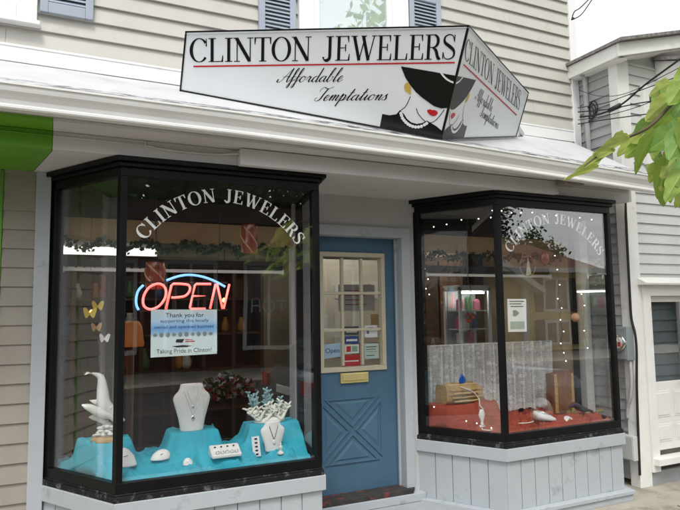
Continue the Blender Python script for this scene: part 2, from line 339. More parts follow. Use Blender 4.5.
# keep upper window openings: separate boxes of wall behind are hidden by the window units set proud
m.build('upper_wall', CREAM, shop)
m = MB().box(XR, 4.78, -.03, .06, 3.2, 5.7); m.box(4.68, 4.78, -.03, .06, 0, 2.7); m.build('corner_board', WHITE, shop, bev=.003)
m = siding(MB(), .06, 7, .2, 5.7, 3.362, .1213, y=4.762, axis='y', sign=1); m.box(4.70, 4.762, .06, 7, 0, 5.7); m.build('side_wall', CREAM, shop)
m = siding(MB(), .0, 7, .2, 5.7, 3.362, .1213, y=-1.6, axis='y', sign=-1); m.box(-1.6, -1.5, .0, 7, 0, 5.7); m.build('side_wall', CREAM, shop)
m = MB().box(-1.6, 4.762, 7, 7.1, 0, 5.7); m.build('rear_wall', CREAM, shop)
m = MB().prism([(-1.9, -.35, 5.7), (-1.9, 7.4, 5.7), (-1.9, 3.5, 7.9)], (7.0, 0, 0)); m.build('main_roof', pm('grey_shingle', (.12, .12, .12), .9, .2, 20, .5, 40), shop)
m = MB().box(XL, 4.70, -.022, .0, 3.245, 3.352); m.box(XL, 4.70, -.026, -.0, 3.345, 3.362); m.build('flashing_board', WHITE, shop, bev=.002)

def dz(x): return 0 if x < 1 else (-.02*(x-1)/1.6 if x < 2.6 else -.02-.065*(x-2.6)/2.06)
XS = list(np.linspace(XL, 4.66, 40))
# pent roof: slab with a slight hollow, thickness .03
def sweep(prof, name, mat, smooth=False, jag=0):
    mb = MB(); rings = []
    for x in XS: rings.append([(x, y, z+dz(x)*min(1, max(0, -y/.85))+(noise.noise((x*3, y*7, z))*jag)) for y, z in prof])
    mb.loft(rings); return mb.build(name, mat, shop, smooth=False, bev=0)
roof_prof = [(0, 3.25), (-.2, 3.146), (-.45, 3.016), (-.7, 2.886), (-.86, 2.803), (-.86, 2.77), (-.45, 2.98), (0, 3.215)]
sweep(roof_prof, 'pent_roof', ROOFW, jag=.006)
def rz(y): return float(np.interp(y, [-.86, -.7, -.45, -.2, 0], [2.803, 2.886, 3.016, 3.146, 3.25]))
sweep([(-.862, 2.810), (-.80, rz(-.80)+.006), (-.715, rz(-.715)+.006), (-.715, rz(-.715)-.002), (-.862, 2.79)], 'roof_edge_strip', TAR, jag=.006)
m = MB(); xs = np.linspace(-.6, 4.2, 1)
# gutter: K profile hollow channel
gp = [(-.862, 2.765), (-.862, 2.655), (-.925, 2.652), (-.930, 2.660), (-.930, 2.672), (-.926, 2.678), (-.930, 2.70), (-.942, 2.722), (-.954, 2.738), (-.958, 2.752), (-.958, 2.766), (-.968, 2.770), (-.968, 2.780), (-.948, 2.780), (-.948, 2.768), (-.944, 2.745), (-.918, 2.70), (-.915, 2.665), (-.872, 2.668), (-.872, 2.765)]
def sweepg(prof, name, mat):
    mb = MB(); mb.loft([[(x, y, z+dz(x)) for y, z in prof] for x in XS]); mb.box(4.655, 4.663, -.958, -.862, 2.672+dz(4.66), 2.772+dz(4.66))
    return mb.build(name, mat, shop, bev=.0)
sweepg(gp, 'gutter', GUTTER)
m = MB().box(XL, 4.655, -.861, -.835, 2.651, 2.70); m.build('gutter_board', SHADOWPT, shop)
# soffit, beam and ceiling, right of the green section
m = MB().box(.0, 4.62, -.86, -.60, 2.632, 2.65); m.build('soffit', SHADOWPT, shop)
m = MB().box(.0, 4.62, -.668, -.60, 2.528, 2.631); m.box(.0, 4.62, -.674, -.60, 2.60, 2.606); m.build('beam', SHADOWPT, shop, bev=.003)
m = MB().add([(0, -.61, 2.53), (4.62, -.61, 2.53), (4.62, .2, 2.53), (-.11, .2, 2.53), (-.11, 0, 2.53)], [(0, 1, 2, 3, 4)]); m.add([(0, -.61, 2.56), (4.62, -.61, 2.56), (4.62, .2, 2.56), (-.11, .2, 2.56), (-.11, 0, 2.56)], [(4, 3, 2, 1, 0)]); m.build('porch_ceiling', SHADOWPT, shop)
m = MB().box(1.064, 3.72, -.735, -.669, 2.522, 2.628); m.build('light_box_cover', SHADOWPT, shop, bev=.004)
m = MB().prism([(4.62, -.86, 2.65), (4.62, 0, 3.2), (4.62, 0, 2.53), (4.62, -.6, 2.53), (4.62, -.668, 2.53), (4.62, -.668, 2.632), (4.62, -.86, 2.632)], (.03, 0, 0)); m.build('roof_end_board', NWHITE, shop)
m = MB().box(3.66, 3.82, -.86, -.76, 2.575, 2.631); m.box(3.84, 3.90, -.84, -.77, 2.59, 2.631); m.build('soffit_lamp', pm('rusty_lamp_housing', (.22, .19, .17), .7, .2, 20), shop, bev=.008)
m = MB().tube(catmull([(.50, -.672, 2.60), (.62, -.674, 2.585), (.8, -.676, 2.582), (.95, -.674, 2.59), (1.06, -.70, 2.60)], 8), .006); m.tube([(.50, -.672, 2.63), (.50, -.672, 2.60)], .006)
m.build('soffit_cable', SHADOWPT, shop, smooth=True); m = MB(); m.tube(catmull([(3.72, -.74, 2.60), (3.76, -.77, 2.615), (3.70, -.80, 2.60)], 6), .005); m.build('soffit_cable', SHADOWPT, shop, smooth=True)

# lower wall around bays and door
LWX = [(0., 0.), (.37, -.64), (1.637, -.64), (1.765, 0.)]
RWX = [(2.786, 0.), (3.157, -.64), (4.40, -.64), (4.60, 0.)]
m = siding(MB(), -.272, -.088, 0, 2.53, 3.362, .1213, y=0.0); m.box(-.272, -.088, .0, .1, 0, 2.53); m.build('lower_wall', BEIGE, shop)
m = MB().box(-.088, .0, -.035, .1, 0, 2.53); m.build('corner_board', BLUEGREY, shop, bev=.004)
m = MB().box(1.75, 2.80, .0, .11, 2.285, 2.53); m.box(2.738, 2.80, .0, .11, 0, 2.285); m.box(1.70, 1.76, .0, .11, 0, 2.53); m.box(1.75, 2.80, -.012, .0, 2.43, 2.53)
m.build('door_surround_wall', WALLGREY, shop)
m = MB().box(1.768, 2.738, -.024, .0, 2.205, 2.285); m.box(2.655, 2.738, -.022, .0, .17, 2.205); m.box(1.768, 1.84, -.022, .0, .17, 2.205)
m.box(2.655, 2.70, .0, .14, .17, 2.245); m.box(1.80, 1.838, .0, .14, .17, 2.245); m.box(1.838, 2.655, .0, .14, 2.205, 2.245); m.box(2.638, 2.655, .062, .085, .17, 2.205)
m.build('door_casing', BLUEGREY, shop, bev=.003)
m = MB().box(1.80, 2.70, -.055, .15, .135, .172); m.build('threshold', SILLRED, shop, bev=.004)
m = MB().box(1.72, 2.80, -.07, .0, .07, .133); m.build('door_step', BLUEGREY, shop, bev=.004)
m = MB().box(1.66, 3.02, -.62, -.0, .0, .068); m.build('step_platform', STEPGREY, shop, bev=.004)
# door
door = MB().box(1.840, 2.652, .10, .145, .173, 1.115)
door.box(1.840, 1.948, .10, .145, 1.115, 2.08); door.box(2.551, 2.652, .10, .145, 1.115, 2.08); door.box(1.840, 2.652, .10, .145, 2.08, 2.203)
X0, X1, Z0, Z1 = 1.95, 2.508, .385, .915; cx, cz = (X0+X1)/2, (Z0+Z1)/2
def tri(a, b, c):
    P = [np.array(p) for p in (a, b, c)]; g = sum(P)/3
    f = lambda p, y: (p[0], y, p[1])
    K = [([g+(p-g)*k for p in P], y) for k, y in ((.90, .0995), (.86, .090), (.78, .090), (.72, .104), (.66, .104), (.44, .092))]
    for (A_, ya), (B_, yb) in zip(K[:-1], K[1:]):
        door.add([f(p, ya) for p in A_]+[f(p, yb) for p in B_], [(0, 1, 4, 3), (1, 2, 5, 4), (2, 0, 3, 5)])
    door.add([f(p, K[-1][1]) for p in K[-1][0]], [(0, 1, 2)])
tri((X0, Z1), (cx, cz), (X1, Z1)); tri((X0, Z0), (X1, Z0), (cx, cz)); tri((X0, Z0), (cx, cz), (X0, Z1)); tri((X1, Z0), (X1, Z1), (cx, cz))
D = door.build('door', DOORBLUE, shop)
m = MB(); lx0, lx1, lz0, lz1 = 1.948, 2.551, 1.115, 2.08
fw_ = .036
m.box(lx0, lx1, .082, .15, lz0, lz0+fw_); m.box(lx0, lx1, .082, .15, lz1-fw_, lz1); m.box(lx0, lx0+fw_, .083, .15, lz0+fw_, lz1-fw_); m.box(lx1-fw_, lx1, .083, .15, lz0+fw_, lz1-fw_)
wz = (lz1-lz0-2*fw_)/3; wx = (lx1-lx0-2*fw_)/3
for k in (1, 2): m.box(lx0+fw_, lx1-fw_, .098, .136, lz0+fw_+k*wz-.011, lz0+fw_+k*wz+.011)
for k in (1, 2):
    for j in range(3):
        m.box(lx0+fw_+k*wx-.011, lx0+fw_+k*wx+.011, .100, .134, lz0+fw_+j*wz+.0105, lz0+fw_+(j+1)*wz-.0105)
m.build('lite_frame', LITE, D, bev=.004)
m = MB().box(lx0+.03, lx1-.03, .118, .122, lz0+.03, lz1-.03); m.build('pane', GLASSD, D)
m = MB().box(2.125, 2.375, .078, .10, 1.025, 1.105); m.box(2.14, 2.36, .07, .078, 1.045, 1.10); m.build('mail_slot', BRASS, D, bev=.004)
m = MB(); 
for z, r in ((1.075, .026),):
    rings = [[(1.905+rr*math.cos(t), y, z+rr*math.sin(t)) for t in np.linspace(0, 2*math.pi, 16, endpoint=False)] for rr, y in ((.03, .10), (.03, .094), (.011, .092), (.011, .066), (.022, .060), (.027, .046), (.02, .034), (.006, .031))]
    m.loft(rings)
m.build('door_knob', CHROME, D, smooth=True)
m = MB(); rings = [[(1.905+rr*math.cos(t), y, 1.185+rr*math.sin(t)) for t in np.linspace(0, 2*math.pi, 16, endpoint=False)] for rr, y in ((.022, .10), (.022, .092), (.017, .088), (.003, .087))]; m.loft(rings); m.build('deadbolt', CHROME, D, smooth=True)

# upper windows + shutters
def up_window(x0, x1, zb, zt, gx0, gx1):
    w = MB(); t = .0
    w.box(x0, gx0, -.06, .0, zb, zt); w.box(gx1, x1, -.06, .0, zb, zt); w.box(gx0, gx1, -.06, 0, zb, zb+.10); w.box(gx0, gx1, -.06, 0, zt-.1, zt)
    fr = w.build('upper_window', WHITE, shop, bev=.004)
    s = MB(); s.box(gx0, gx0+.05, -.045, -.005, zb+.1, zt-.1); s.box(gx1-.05, gx1, -.045, -.005, zb+.1, zt-.1); s.box(gx0+.05, gx1-.05, -.044, -.006, zb+.1, zb+.16); s.box(gx0+.05, gx1-.05, -.044, -.006, zt-.16, zt-.1); s.box(gx0+.05, gx1-.05, -.043, -.006, (zb+zt)/2-.025, (zb+zt)/2+.025)
    s.build('sash', WHITE, fr, bev=.003)
    MB().box(gx0+.05, gx1-.05, -.034, -.028, zb+.16, zt-.16).build('pane', GLASSU, fr)
    MB().box(gx0+.01, gx1-.01, -.024, -.018, zb+.11, zt-.11).build('pane_backing', pm('white_blind', (.72, .73, .74), .8, .04, 2), fr)
    MB().box(x0-.02, x1+.02, -.085, -.0, zb-.03, zb).build('sill', WHITE, fr, bev=.004)
def shutter(x0, x1, zb, zt):
    s = MB(); s.box(x0, x0+.05, -.05, -.018, zb, zt); s.box(x1-.05, x1, -.05, -.018, zb, zt); s.box(x0+.05, x1-.05, -.049, -.018, zb, zb+.075); s.box(x0+.05, x1-.05, -.049, -.018, zt-.07, zt); s.box(x0+.05, x1-.05, -.049, -.018, (zt+zb)/2-.03, (zt+zb)/2+.03)
    o = s.build('shutter', SHUTTER, shop, bev=.004)
    l = MB(); z = zb+.082
    while z < zt-.1:
        l.prism([(x0+.05, -.024, z+.03), (x0+.05, -.046, z), (x0+.05, -.043, z-.004), (x0+.05, -.021, z+.026)], (x1-x0-.1, 0, 0)); z += .032
    l.build('louvres', SHUTTER, o)
    MB().box(x0+.05, x1-.05, -.020, -.0175, zb+.07, zt-.07).build('backing', SHUTDARK, o)
up_window(-1.15, -.115, 3.522, 5.1, -1.0, -.235); shutter(-.10, .228, 3.604, 5.1)
up_window(1.74, 2.76, 3.522, 5.1, 1.87, 2.60); shutter(1.41, 1.716, 3.604, 5.1); shutter(2.778, 3.11, 3.604, 5.1)

# bay windows
def bay(P, first):
    root = shop
    P = [np.array((x, y, 0.)) for x, y in P]
    segs = [(P[0], P[1]), (P[1], P[2]), (P[2], P[3])]
    up = np.array((0, 0, 1.))
    frame = MB(); crown = MB(); sill = MB(); cap = MB(); boards = MB(); plinth = MB(); panes = []
    ctr = (P[0]+P[3])/2
    def offs(poly, d):     # polygon offset outward (open polyline) mitred
        out = []; n = len(poly)
        N = []
        for a, b in zip(poly[:-1], poly[1:]):
            t = (b-a)/np.linalg.norm(b-a); N.append(np.array((t[1], -t[0], 0)))
        for i in range(n):
            if i == 0: q = poly[0]+N[0]*d; t = poly[1]-poly[0]; q = q-t*(q[1]-poly[0][1])/t[1] if abs(t[1]) > 1e-6 else q
            elif i == n-1: q = poly[-1]+N[-1]*d; t = poly[-1]-poly[-2]; q = q-t*(q[1]-poly[-1][1])/t[1]
            else:
                b = N[i-1]+N[i]; q = poly[i]+b*d/(1+np.dot(N[i-1], N[i]))
            out.append(q)
        return out
    def band(mb, d0, d1, z0, z1, mi=0):
        a, b = offs(P, d0), offs(P, d1)
        for i in range(3):
            lo = [a[i], a[i+1], b[i+1], b[i]]; mb.prism([p+up*z0 for p in lo][::-1], (0, 0, z1-z0), mi)
    band(cap, -.03, .022, .452, .545); band(sill, -.05, .012, .546, .578); band(sill, -.05, .002, .578, .590)
    band(plinth, -.05, .05, .0, .055); band(plinth, -.05, .065, .055, .085)
    band(crown, -.05, .045, 2.497, 2.527); band(crown, -.05, .02, 2.47, 2.497)
    band(frame, -.045, .0, .590, .650); band(frame, -.045, .0, 2.415, 2.470)
    # corner posts and wall posts
    a, b = offs(P, .001), offs(P, -.05)
    for i in (1, 2):
        t0 = (P[i-1]-P[i])/np.linalg.norm(P[i-1]-P[i]); t1 = (P[i+1]-P[i])/np.linalg.norm(P[i+1]-P[i])
        w = .036
        frame.prism([a[i]+up*.65, a[i]+t0*w+up*.65, b[i]+t0*.01+up*.65, b[i]+t1*.01+up*.65, a[i]+t1*w+up*.65][::-1], (0, 0, 1.765))
    for i, j in ((0, 1), (3, 2)):
        t = (P[j]-P[i])/np.linalg.norm(P[j]-P[i]); poly = [a[i], a[i]+t*.05, b[i]+t*.05, b[i]]
        if i == 0: poly = poly[::-1]
        frame.prism([p+up*.65 for p in poly][::-1], (0, 0, 1.765))
    # tongue-and-groove boards of the base
    core = offs(P, -.012); bo = offs(P, .0)
    for i in range(3):
        boards.prism([p+up*.085 for p in (core[i], core[i+1], core[i+1]+(P[i+1]-ctr)*-.02, core[i]+(P[i]-ctr)*-.02)][::-1], (0, 0, .367))
        t = bo[i+1]-bo[i]; L = np.linalg.norm(t); t = t/L; nn = np.array((t[1], -t[0], 0)); k = max(1, round(L/.135))
        for q in range(k):
            s0, s1 = L*q/k+.003, L*(q+1)/k-.003
            boards.prism([p+up*.085 for p in (bo[i]+t*s0, bo[i]+t*s1, bo[i]+t*s1-nn*.0115, bo[i]+t*s0-nn*.0115)][::-1], (0, 0, .367))
    bw = boards.build('bay_base', BLUEGREY, root, bev=.002)
    cap.build('cap_board', BLUEGREY, bw, bev=.003); plinth.build('plinth', BLUEGREY, bw, bev=.003)
    fo = frame.build('bay_window', BLACK, root, bev=.003)
    crown.build('crown_moulding', BLACK, fo, bev=.004); sill.build('sill', BLACKSILL, fo, bev=.003)
    g0, g1 = offs(P, -.020), offs(P, -.026)
    for i in range(3):
        t = P[i+1]-P[i]; t = t/np.linalg.norm(t)*.004
        MB().prism([p+up*.64 for p in (g0[i]+t, g0[i+1]-t, g1[i+1]-t, g1[i]+t)][::-1], (0, 0, 1.79)).build('pane', GLASSM, fo)
    fl = offs(P, -.05)
    MB().prism([p+up*.575 for p in (fl[0]+np.array((0, .2, 0)), fl[0], fl[1], fl[2], fl[3], fl[3]+np.array((0, .2, 0)))][::-1], (0, 0, .04)).build('display_floor', INBLACK, fo)
    MB().prism([p+up*2.43 for p in (fl[0], fl[1], fl[2], fl[3])][::-1], (0, 0, .04)).build('bay_ceiling', INBLACK, fo)
    return fo
bay(LWX, True); bay(RWX, False)

# interior of the shop
m = MB().box(-.2, 4.68, .02, 6.0, .10, .165); m.build('interior_floor', INFLOOR, shop)
m = MB().box(-.2, 4.68, .02, 6.0, 2.74, 2.80); m.build('interior_ceiling', INCEIL, shop)
m = MB().box(-.2, 4.68, 5.9, 6.0, .165, 2.74); m.box(-.22, -.12, .10, 5.9, .165, 2.74); m.box(4.60, 4.69, .06, 5.9, .165, 2.74); m.build('interior_wall', INWALL, shop)
for a, b in ((-.10, 1.72), (2.79, 4.62)):
    MB().box(a, b, .05, .09, 2.10, 2.255).build('header_board', INTAN, shop)
    MB().box(a, b, .05, .10, 2.258, 2.74).build('header_panel', INBLACK, shop)
    MB().box(a, b, .21, .24, .165, .66).build('display_back', INBLACK, shop)

# ------------------------------------------------------------------ green neighbour on the left
gs = thing('green_shop', 'bright green painted eave and post of the next door shop at the left edge', 'shop front', (-.9, 0, 0))
m = MB().box(-1.6, -.002, -.86, -.60, 2.632, 2.65); m.build('soffit', GREEN, gs)
m = MB().box(-1.6, -.002, -.668, -.60, 2.528, 2.631); m.box(-1.6, -.002, -.674, -.60, 2.60, 2.606); m.build('beam', GREEN, gs, bev=.003)
m = MB().prism([(-1.6, -.61, 2.53), (-.004, -.61, 2.53), (-.113, 0, 2.53), (-1.6, 0, 2.53)], (0, 0, .03)); m.build('porch_ceiling', GREEN, gs)
m = MB().box(-.290, -.274, -.018, .1, 0, 2.528); m.build('post', GREEN, gs, bev=.004)
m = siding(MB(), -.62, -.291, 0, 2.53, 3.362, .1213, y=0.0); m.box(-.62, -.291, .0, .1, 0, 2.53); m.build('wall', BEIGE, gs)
m = MB().box(-.95, -.80, -.04, .1, 0, 2.53); m.box(-.80, -.62, .02, .1, 0, 2.53); m.build('pilaster', WHITE, gs, bev=.004)
m = MB().box(-1.5, -.95, .0, .1, 0, .7); m.build('stall_riser', GREEN, gs)
m = MB().box(-1.5, -.95, .03, .036, .7, 2.53); m.build('shop_window', GLASSM, gs)
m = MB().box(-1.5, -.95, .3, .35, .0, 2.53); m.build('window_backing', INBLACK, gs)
# ------------------------------------------------------------------ next building on the right
nb = thing('clapboard_neighbour', 'pale grey clapboard building with white half glazed door on the right', 'building', (6.5, -.48, 0))
NX, NY = 4.80, -.48
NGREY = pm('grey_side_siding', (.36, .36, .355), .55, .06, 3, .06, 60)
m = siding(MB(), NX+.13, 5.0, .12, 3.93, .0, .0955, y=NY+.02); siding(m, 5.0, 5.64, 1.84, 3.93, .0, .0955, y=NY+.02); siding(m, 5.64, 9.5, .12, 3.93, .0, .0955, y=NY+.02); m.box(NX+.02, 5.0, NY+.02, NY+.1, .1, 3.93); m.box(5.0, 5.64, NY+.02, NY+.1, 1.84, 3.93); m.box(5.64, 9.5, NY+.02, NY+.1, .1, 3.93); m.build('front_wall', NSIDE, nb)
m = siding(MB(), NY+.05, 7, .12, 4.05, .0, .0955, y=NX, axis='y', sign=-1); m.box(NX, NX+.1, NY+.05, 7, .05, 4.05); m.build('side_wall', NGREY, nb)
m = MB().box(NX-.025, NX+.13, NY-.012, NY+.09, .0, 3.94); m.build('corner_board', NWHITE, nb, bev=.004)
m = MB().box(NX+.14, 9.5, NY-.0, NY+.05, .0, .12); m.build('foundation', pm('grey_foundation', (.30, .31, .31), .9, .1, 6, .3, 50), nb)
m = MB().box(9.4, 9.5, NY+.1, 7, .0, 4.0); m.box(NX+.1, 9.5, 6.9, 7, 0, 4.0); m.build('rear_wall', NGREY, nb)
# door
m = MB().box(4.93, 5.03, NY-.03, NY+.10, .12, 1.80); m.box(5.60, 5.68, NY-.03, NY+.10, .12, 1.80); m.box(5.03, 5.60, NY-.028, NY+.06, 1.70, 1.80); m.build('door_casing', NWHITE, nb, bev=.004)
m = MB().prism([(4.88, NY-.0, 1.80), (4.88, NY-.10, 1.80), (4.88, NY-.105, 1.82), (4.88, NY-.06, 1.845), (4.88, NY-.0, 1.875)], (.86, 0, 0)); m.build('door_hood', NWHITE, nb, bev=.004)
m = MB(); a = NY+.035
m.box(5.032, 5.598, a, a+.04, .285, .90); m.box(5.032, 5.075, a, a+.04, .90, 1.698); m.box(5.555, 5.598, a, a+.04, .90, 1.698); m.box(5.075, 5.555, a, a+.04, 1.645, 1.698)
for x0, x1 in ((5.08, 5.29), (5.34, 5.55)):
    for z0, z1 in ((.36, .52), (.58, .82)):
        m.prism([(x0, a-.0005, z0), (x1, a-.0005, z0), (x1, a-.0005, z1), (x0, a-.0005, z1)], (0, -.004, 0)); m.prism([(x0+.02, a-.0045, z0+.02), (x1-.02, a-.0045, z0+.02), (x1-.02, a-.0045, z1-.02), (x0+.02, a-.0045, z1-.02)], (0, -.006, 0))
nd = m.build('side_door', NWHITE, nb, bev=.003)
MB().box(5.07, 5.56, a+.018, a+.022, .895, 1.65).build('pane', GLASSM, nd)
bk = siding(MB(), 5.05, 5.58, .85, 1.68, 0, .105, y=a+.10); bk.build('pane_backing', pm('mirrored_siding_grey', (.12, .145, .155), .5, .08, 5), nd)  # siding reflection built as grey slats behind the door glass
MB().box(4.94, 5.66, NY-.085, NY+.035, .185, .245).build('door_step', NWHITE, nb, bev=.004)
MB().box(5.03, 5.60, NY+.03, NY+.10, .12, .284).build('threshold', pm('dark_threshold', (.08, .07, .06), .7, .2, 10), nb)
# roof: shallow gable, its rake fascia and shingle edge
rk = .27; ex, ez = NX-.14, 4.02
def rake(x): return ez+rk*(x-ex)
m = MB().prism([(ex, NY-.14, ez), (7.15, NY-.14, rake(7.15)), (7.15, NY-.14, rake(7.15)-.13), (ex+.0, NY-.14, ez-.13)], (0, .03, 0))
m.prism([(ex+.01, NY-.112, ez-.002), (ex-.0, NY-.112, ez-.13), (ex-.0, NY-.085, ez-.13), (ex+.01, NY-.085, ez-.002)], (0, 7.4, 0)) if False else None
m.box(ex-.002, ex+.03, NY-.109, 7.1, ez-.13, ez-.002); m.prism([(NX-.1, NY-.108, ez-.11), (7.1, NY-.108, rake(7.1)-.135), (7.1, NY-.108, rake(7.1)-.16), (NX-.1, NY-.108, ez-.13)], (0, .15, 0))
m.box(ex+.03, NX, NY-.108, 7.1, ez-.135, ez-.105); m.build('fascia', NWHITE, nb, bev=.003)
m = MB(); 
for s in (1, -1):
    mx_ = 7.15
    xx = ex-.03 if s == 1 else 2*mx_-(ex-.03)
    m.prism([(xx, NY-.19, ez-.005), (mx_, NY-.19, rake(mx_)+.005), (mx_, NY-.19, rake(mx_)+.035), (xx, NY-.19, ez+.025)], (0, 7.4, 0))
m.build('roof', pm('weathered_shingle', (.22, .20, .19), .95, .35, 30, .6, 60), nb)
m = MB().prism([(NX, NY+.03, 3.9), (9.5, NY+.03, 3.9), (9.5, NY+.03, 4.0), (7.15, NY+.03, rake(7.15)-.01), (NX, NY+.03, 3.99)], (0, .06, 0)); m.build('gable', NSIDE, nb)
# small hipped hood and upper window
m = MB().prism([(5.35, NY+.02, 4.02), (5.35, NY-.42, 3.86), (5.35, NY-.42, 3.78), (5.35, NY+.02, 3.72)], (2.2, 0, 0)); m.build('eave_return', NWHITE, nb, bev=.004)
m = MB().prism([(5.31, NY+.02, 4.05), (5.31, NY-.46, 3.885), (5.31, NY-.46, 3.862), (5.31, NY+.02, 4.022)], (2.28, 0, 0)); m.build('hood_roof', pm('weathered_shingle', (.2, .2, .2)), nb)
m = MB().box(5.10, 5.18, NY-.03, NY+.02, 2.95, 3.72); m.box(5.72, 5.80, NY-.03, NY+.02, 2.95, 3.72); m.box(5.18, 5.72, NY-.028, NY+.02, 2.95, 3.03); m.box(5.18, 5.72, NY-.028, NY+.02, 3.64, 3.72)
nw = m.build('upper_window', NWHITE, nb, bev=.003); MB().box(5.18, 5.72, NY-.004, NY+.0, 3.03, 3.64).build('pane', GLASSM, nw); MB().box(5.18, 5.72, NY+.001, NY+.006, 3.03, 3.64).build('backing', INBLACK, nw)

# electric meter, cable, conduit
GREYBOX = pm('grey_meter_box', (.24, .27, .28), .45, .06, 8, .05, 60)
em = thing('electric_meter', 'grey electric meter box with round glass dial on the grey side wall', 'electric meter', (4.78, -.38, 1.1))
m = MB().box(4.678, 4.774, -.510, -.28, 1.125, 1.425); m.box(4.670, 4.678, -.500, -.29, 1.135, 1.415); m.build('meter_box', GREYBOX, em, bev=.006)
def ringx(prof, c, n=24): return [[(c[0]-d, c[1]+r*math.cos(t), c[2]+r*math.sin(t)) for t in np.linspace(0, 2*math.pi, n, endpoint=False)] for r, d in prof]
MB().loft(ringx([(.072, 0), (.072, .02), (.066, .024), (.060, .024)], (4.670, -.440, 1.28))).build('dial_ring', CHROME, em, smooth=True)
MB().loft(ringx([(.058, .02), (.058, .06), (.05, .085), (.03, .095), (.004, .097)], (4.670, -.440, 1.28))).build('dial_glass', glass('dial_glass', 1.5), em, smooth=True)
m = MB().loft(ringx([(.05, .01), (.05, .035)], (4.670, -.440, 1.28))); m.build('dial', pm('dial_face', (.62, .62, .58), .5), em)
MB().box(4.612, 4.618, -.494, -.465, 1.25, 1.29).build('red_tag', pm('red_tag', (.5, .03, .06), .5), em)
MB().tube(catmull([(4.735, -.485, 1.125), (4.735, -.49, .95), (4.74, -.465, .8), (4.75, -.42, .7), (4.765, -.40, .60)], 8), .014).build('conduit', pm('grey_conduit', (.5, .5, .49), .5), em, smooth=True)
m = MB().box(4.70, 4.774, -.50, -.30, .245, .455); m.box(4.694, 4.70, -.493, -.307, .253, .447); o = m.build('utility_box', NSIDE, None, bev=.008); tag(o, 'small pale utility box low on the side wall behind the bay window', 'utility box')
m = MB().tube(catmull([(4.79, -.49, 2.62), (4.77, -.50, 2.2), (4.765, -.50, 1.7), (4.762, -.505, 1.5), (4.76, -.535, 1.36), (4.76, -.54, 1.2), (4.762, -.52, .9), (4.765, -.505, .5), (4.76, -.5, .12)], 8), .011)
o = m.build('cable', pm('black_cable', (.012, .012, .012), .5), smooth=True); tag(o, 'thick black cable running down the white corner board of the grey building', 'cable')
m = MB().tube(catmull([(4.775, -.10, 4.0), (4.775, -.10, 3.2), (4.772, -.1, 2.4)], 4), .028); m.tube([(4.775, -.10, 3.93), (4.74, -.13, 3.96), (4.70, -.16, 3.93)], .03)
m = MB().tube(catmull([(4.70, -.15, 3.88), (4.71, -.145, 3.95), (4.745, -.13, 3.97), (4.768, -.12, 3.93), (4.77, -.12, 3.8), (4.77, -.12, 2.7)], 8), .026)
o = m.build('service_mast', pm('grey_mast', (.42, .42, .41), .5), smooth=True); tag(o, 'grey electric service mast pipe with curved weatherhead on the side wall', 'service mast')
# overhead wires between the two houses
BW = pm('black_wire', (.012, .012, .013), .6)
def wire(pts, r=.008): return MB().tube(catmull(pts, 10), r, 6)
def wp(u, v, y):
    d = ray_dir(u, v); t = (y-CAM[1])/d[1]; return CAM+d*t
drops = [([(578, 120), (604, 116), (640, 106), (690, 84)], .0035, 'thinnest black wire fanning out between the two thin wires'), ([(579, 90), (600, 96), (630, 92), (690, 62)], .003, 'hair thin wire sagging from the service mast top'),
         ([(580, 117), (600, 114), (622, 104), (646, 84), (690, 52)], .0085, 'thick twisted service cable rising steeply to the right'),
         ([(578, 112), (610, 109), (640, 103), (690, 96)], .0055, 'thin black wire just above the leaves, second below the thick cable'),
         ([(578, 124), (610, 119), (640, 115), (690, 108)], .005, 'lowest black wire crossing the grey wall above the leaves'),
         ([(578, 108), (605, 103), (625, 96), (690, 72)], .004, 'thin wire crossing under the white eave, just below the thick service cable')]
for pts, r, lab in drops:
    w = wire([wp(u, v, -.10-.012*(u-578)*.9) for u, v in pts], r)
    o = w.build('overhead_wire', BW, smooth=True); tag(o, lab, 'wire', 'overhead wires between the houses')
m = MB()
for k in range(3): m.tube([(4.764+.004*k, -.16-.02*k+.05*math.cos(t), 3.50+.02*k+.075*math.sin(t)) for t in np.linspace(0, 2*math.pi, 20)], .006, 6)
o = m.build('wire_coil', BW, smooth=True); tag(o, 'small coil of spare black wire hanging beside the house corner', 'wire coil')
m = MB().tube([wp(608, 110, -.45)+np.array((0, 0, -.01)), wp(621, 105, -.55)], [.02, .024], 10); o = m.build('cable_splice', BW, smooth=True); tag(o, 'fat black splice sleeve on the service cable', 'cable splice')
p0, p1, p2 = wp(571.5, 20, -.3), wp(583, 8, -.35), wp(596, -8, -.4)
m = MB().tube(catmull([p0, p0*.6+p1*.4+np.array((-.02, 0, .03)), p1+np.array((-.03, 0, .0)), p2], 8), .005, 6); m.tube(catmull([p0, p0*.5+p1*.5+np.array((.02, 0, -.02)), p1+np.array((.02, 0, -.02)), p2+np.array((.01, 0, 0))], 8), .005, 6)
m.tube([p0*1.0, p0*.82+p1*.18], [.004, .010], 6)
o = m.build('overhead_wire', BW, smooth=True); tag(o, 'short looped wire end against the white sky beside the house corner', 'wire', 'overhead wires between the houses')

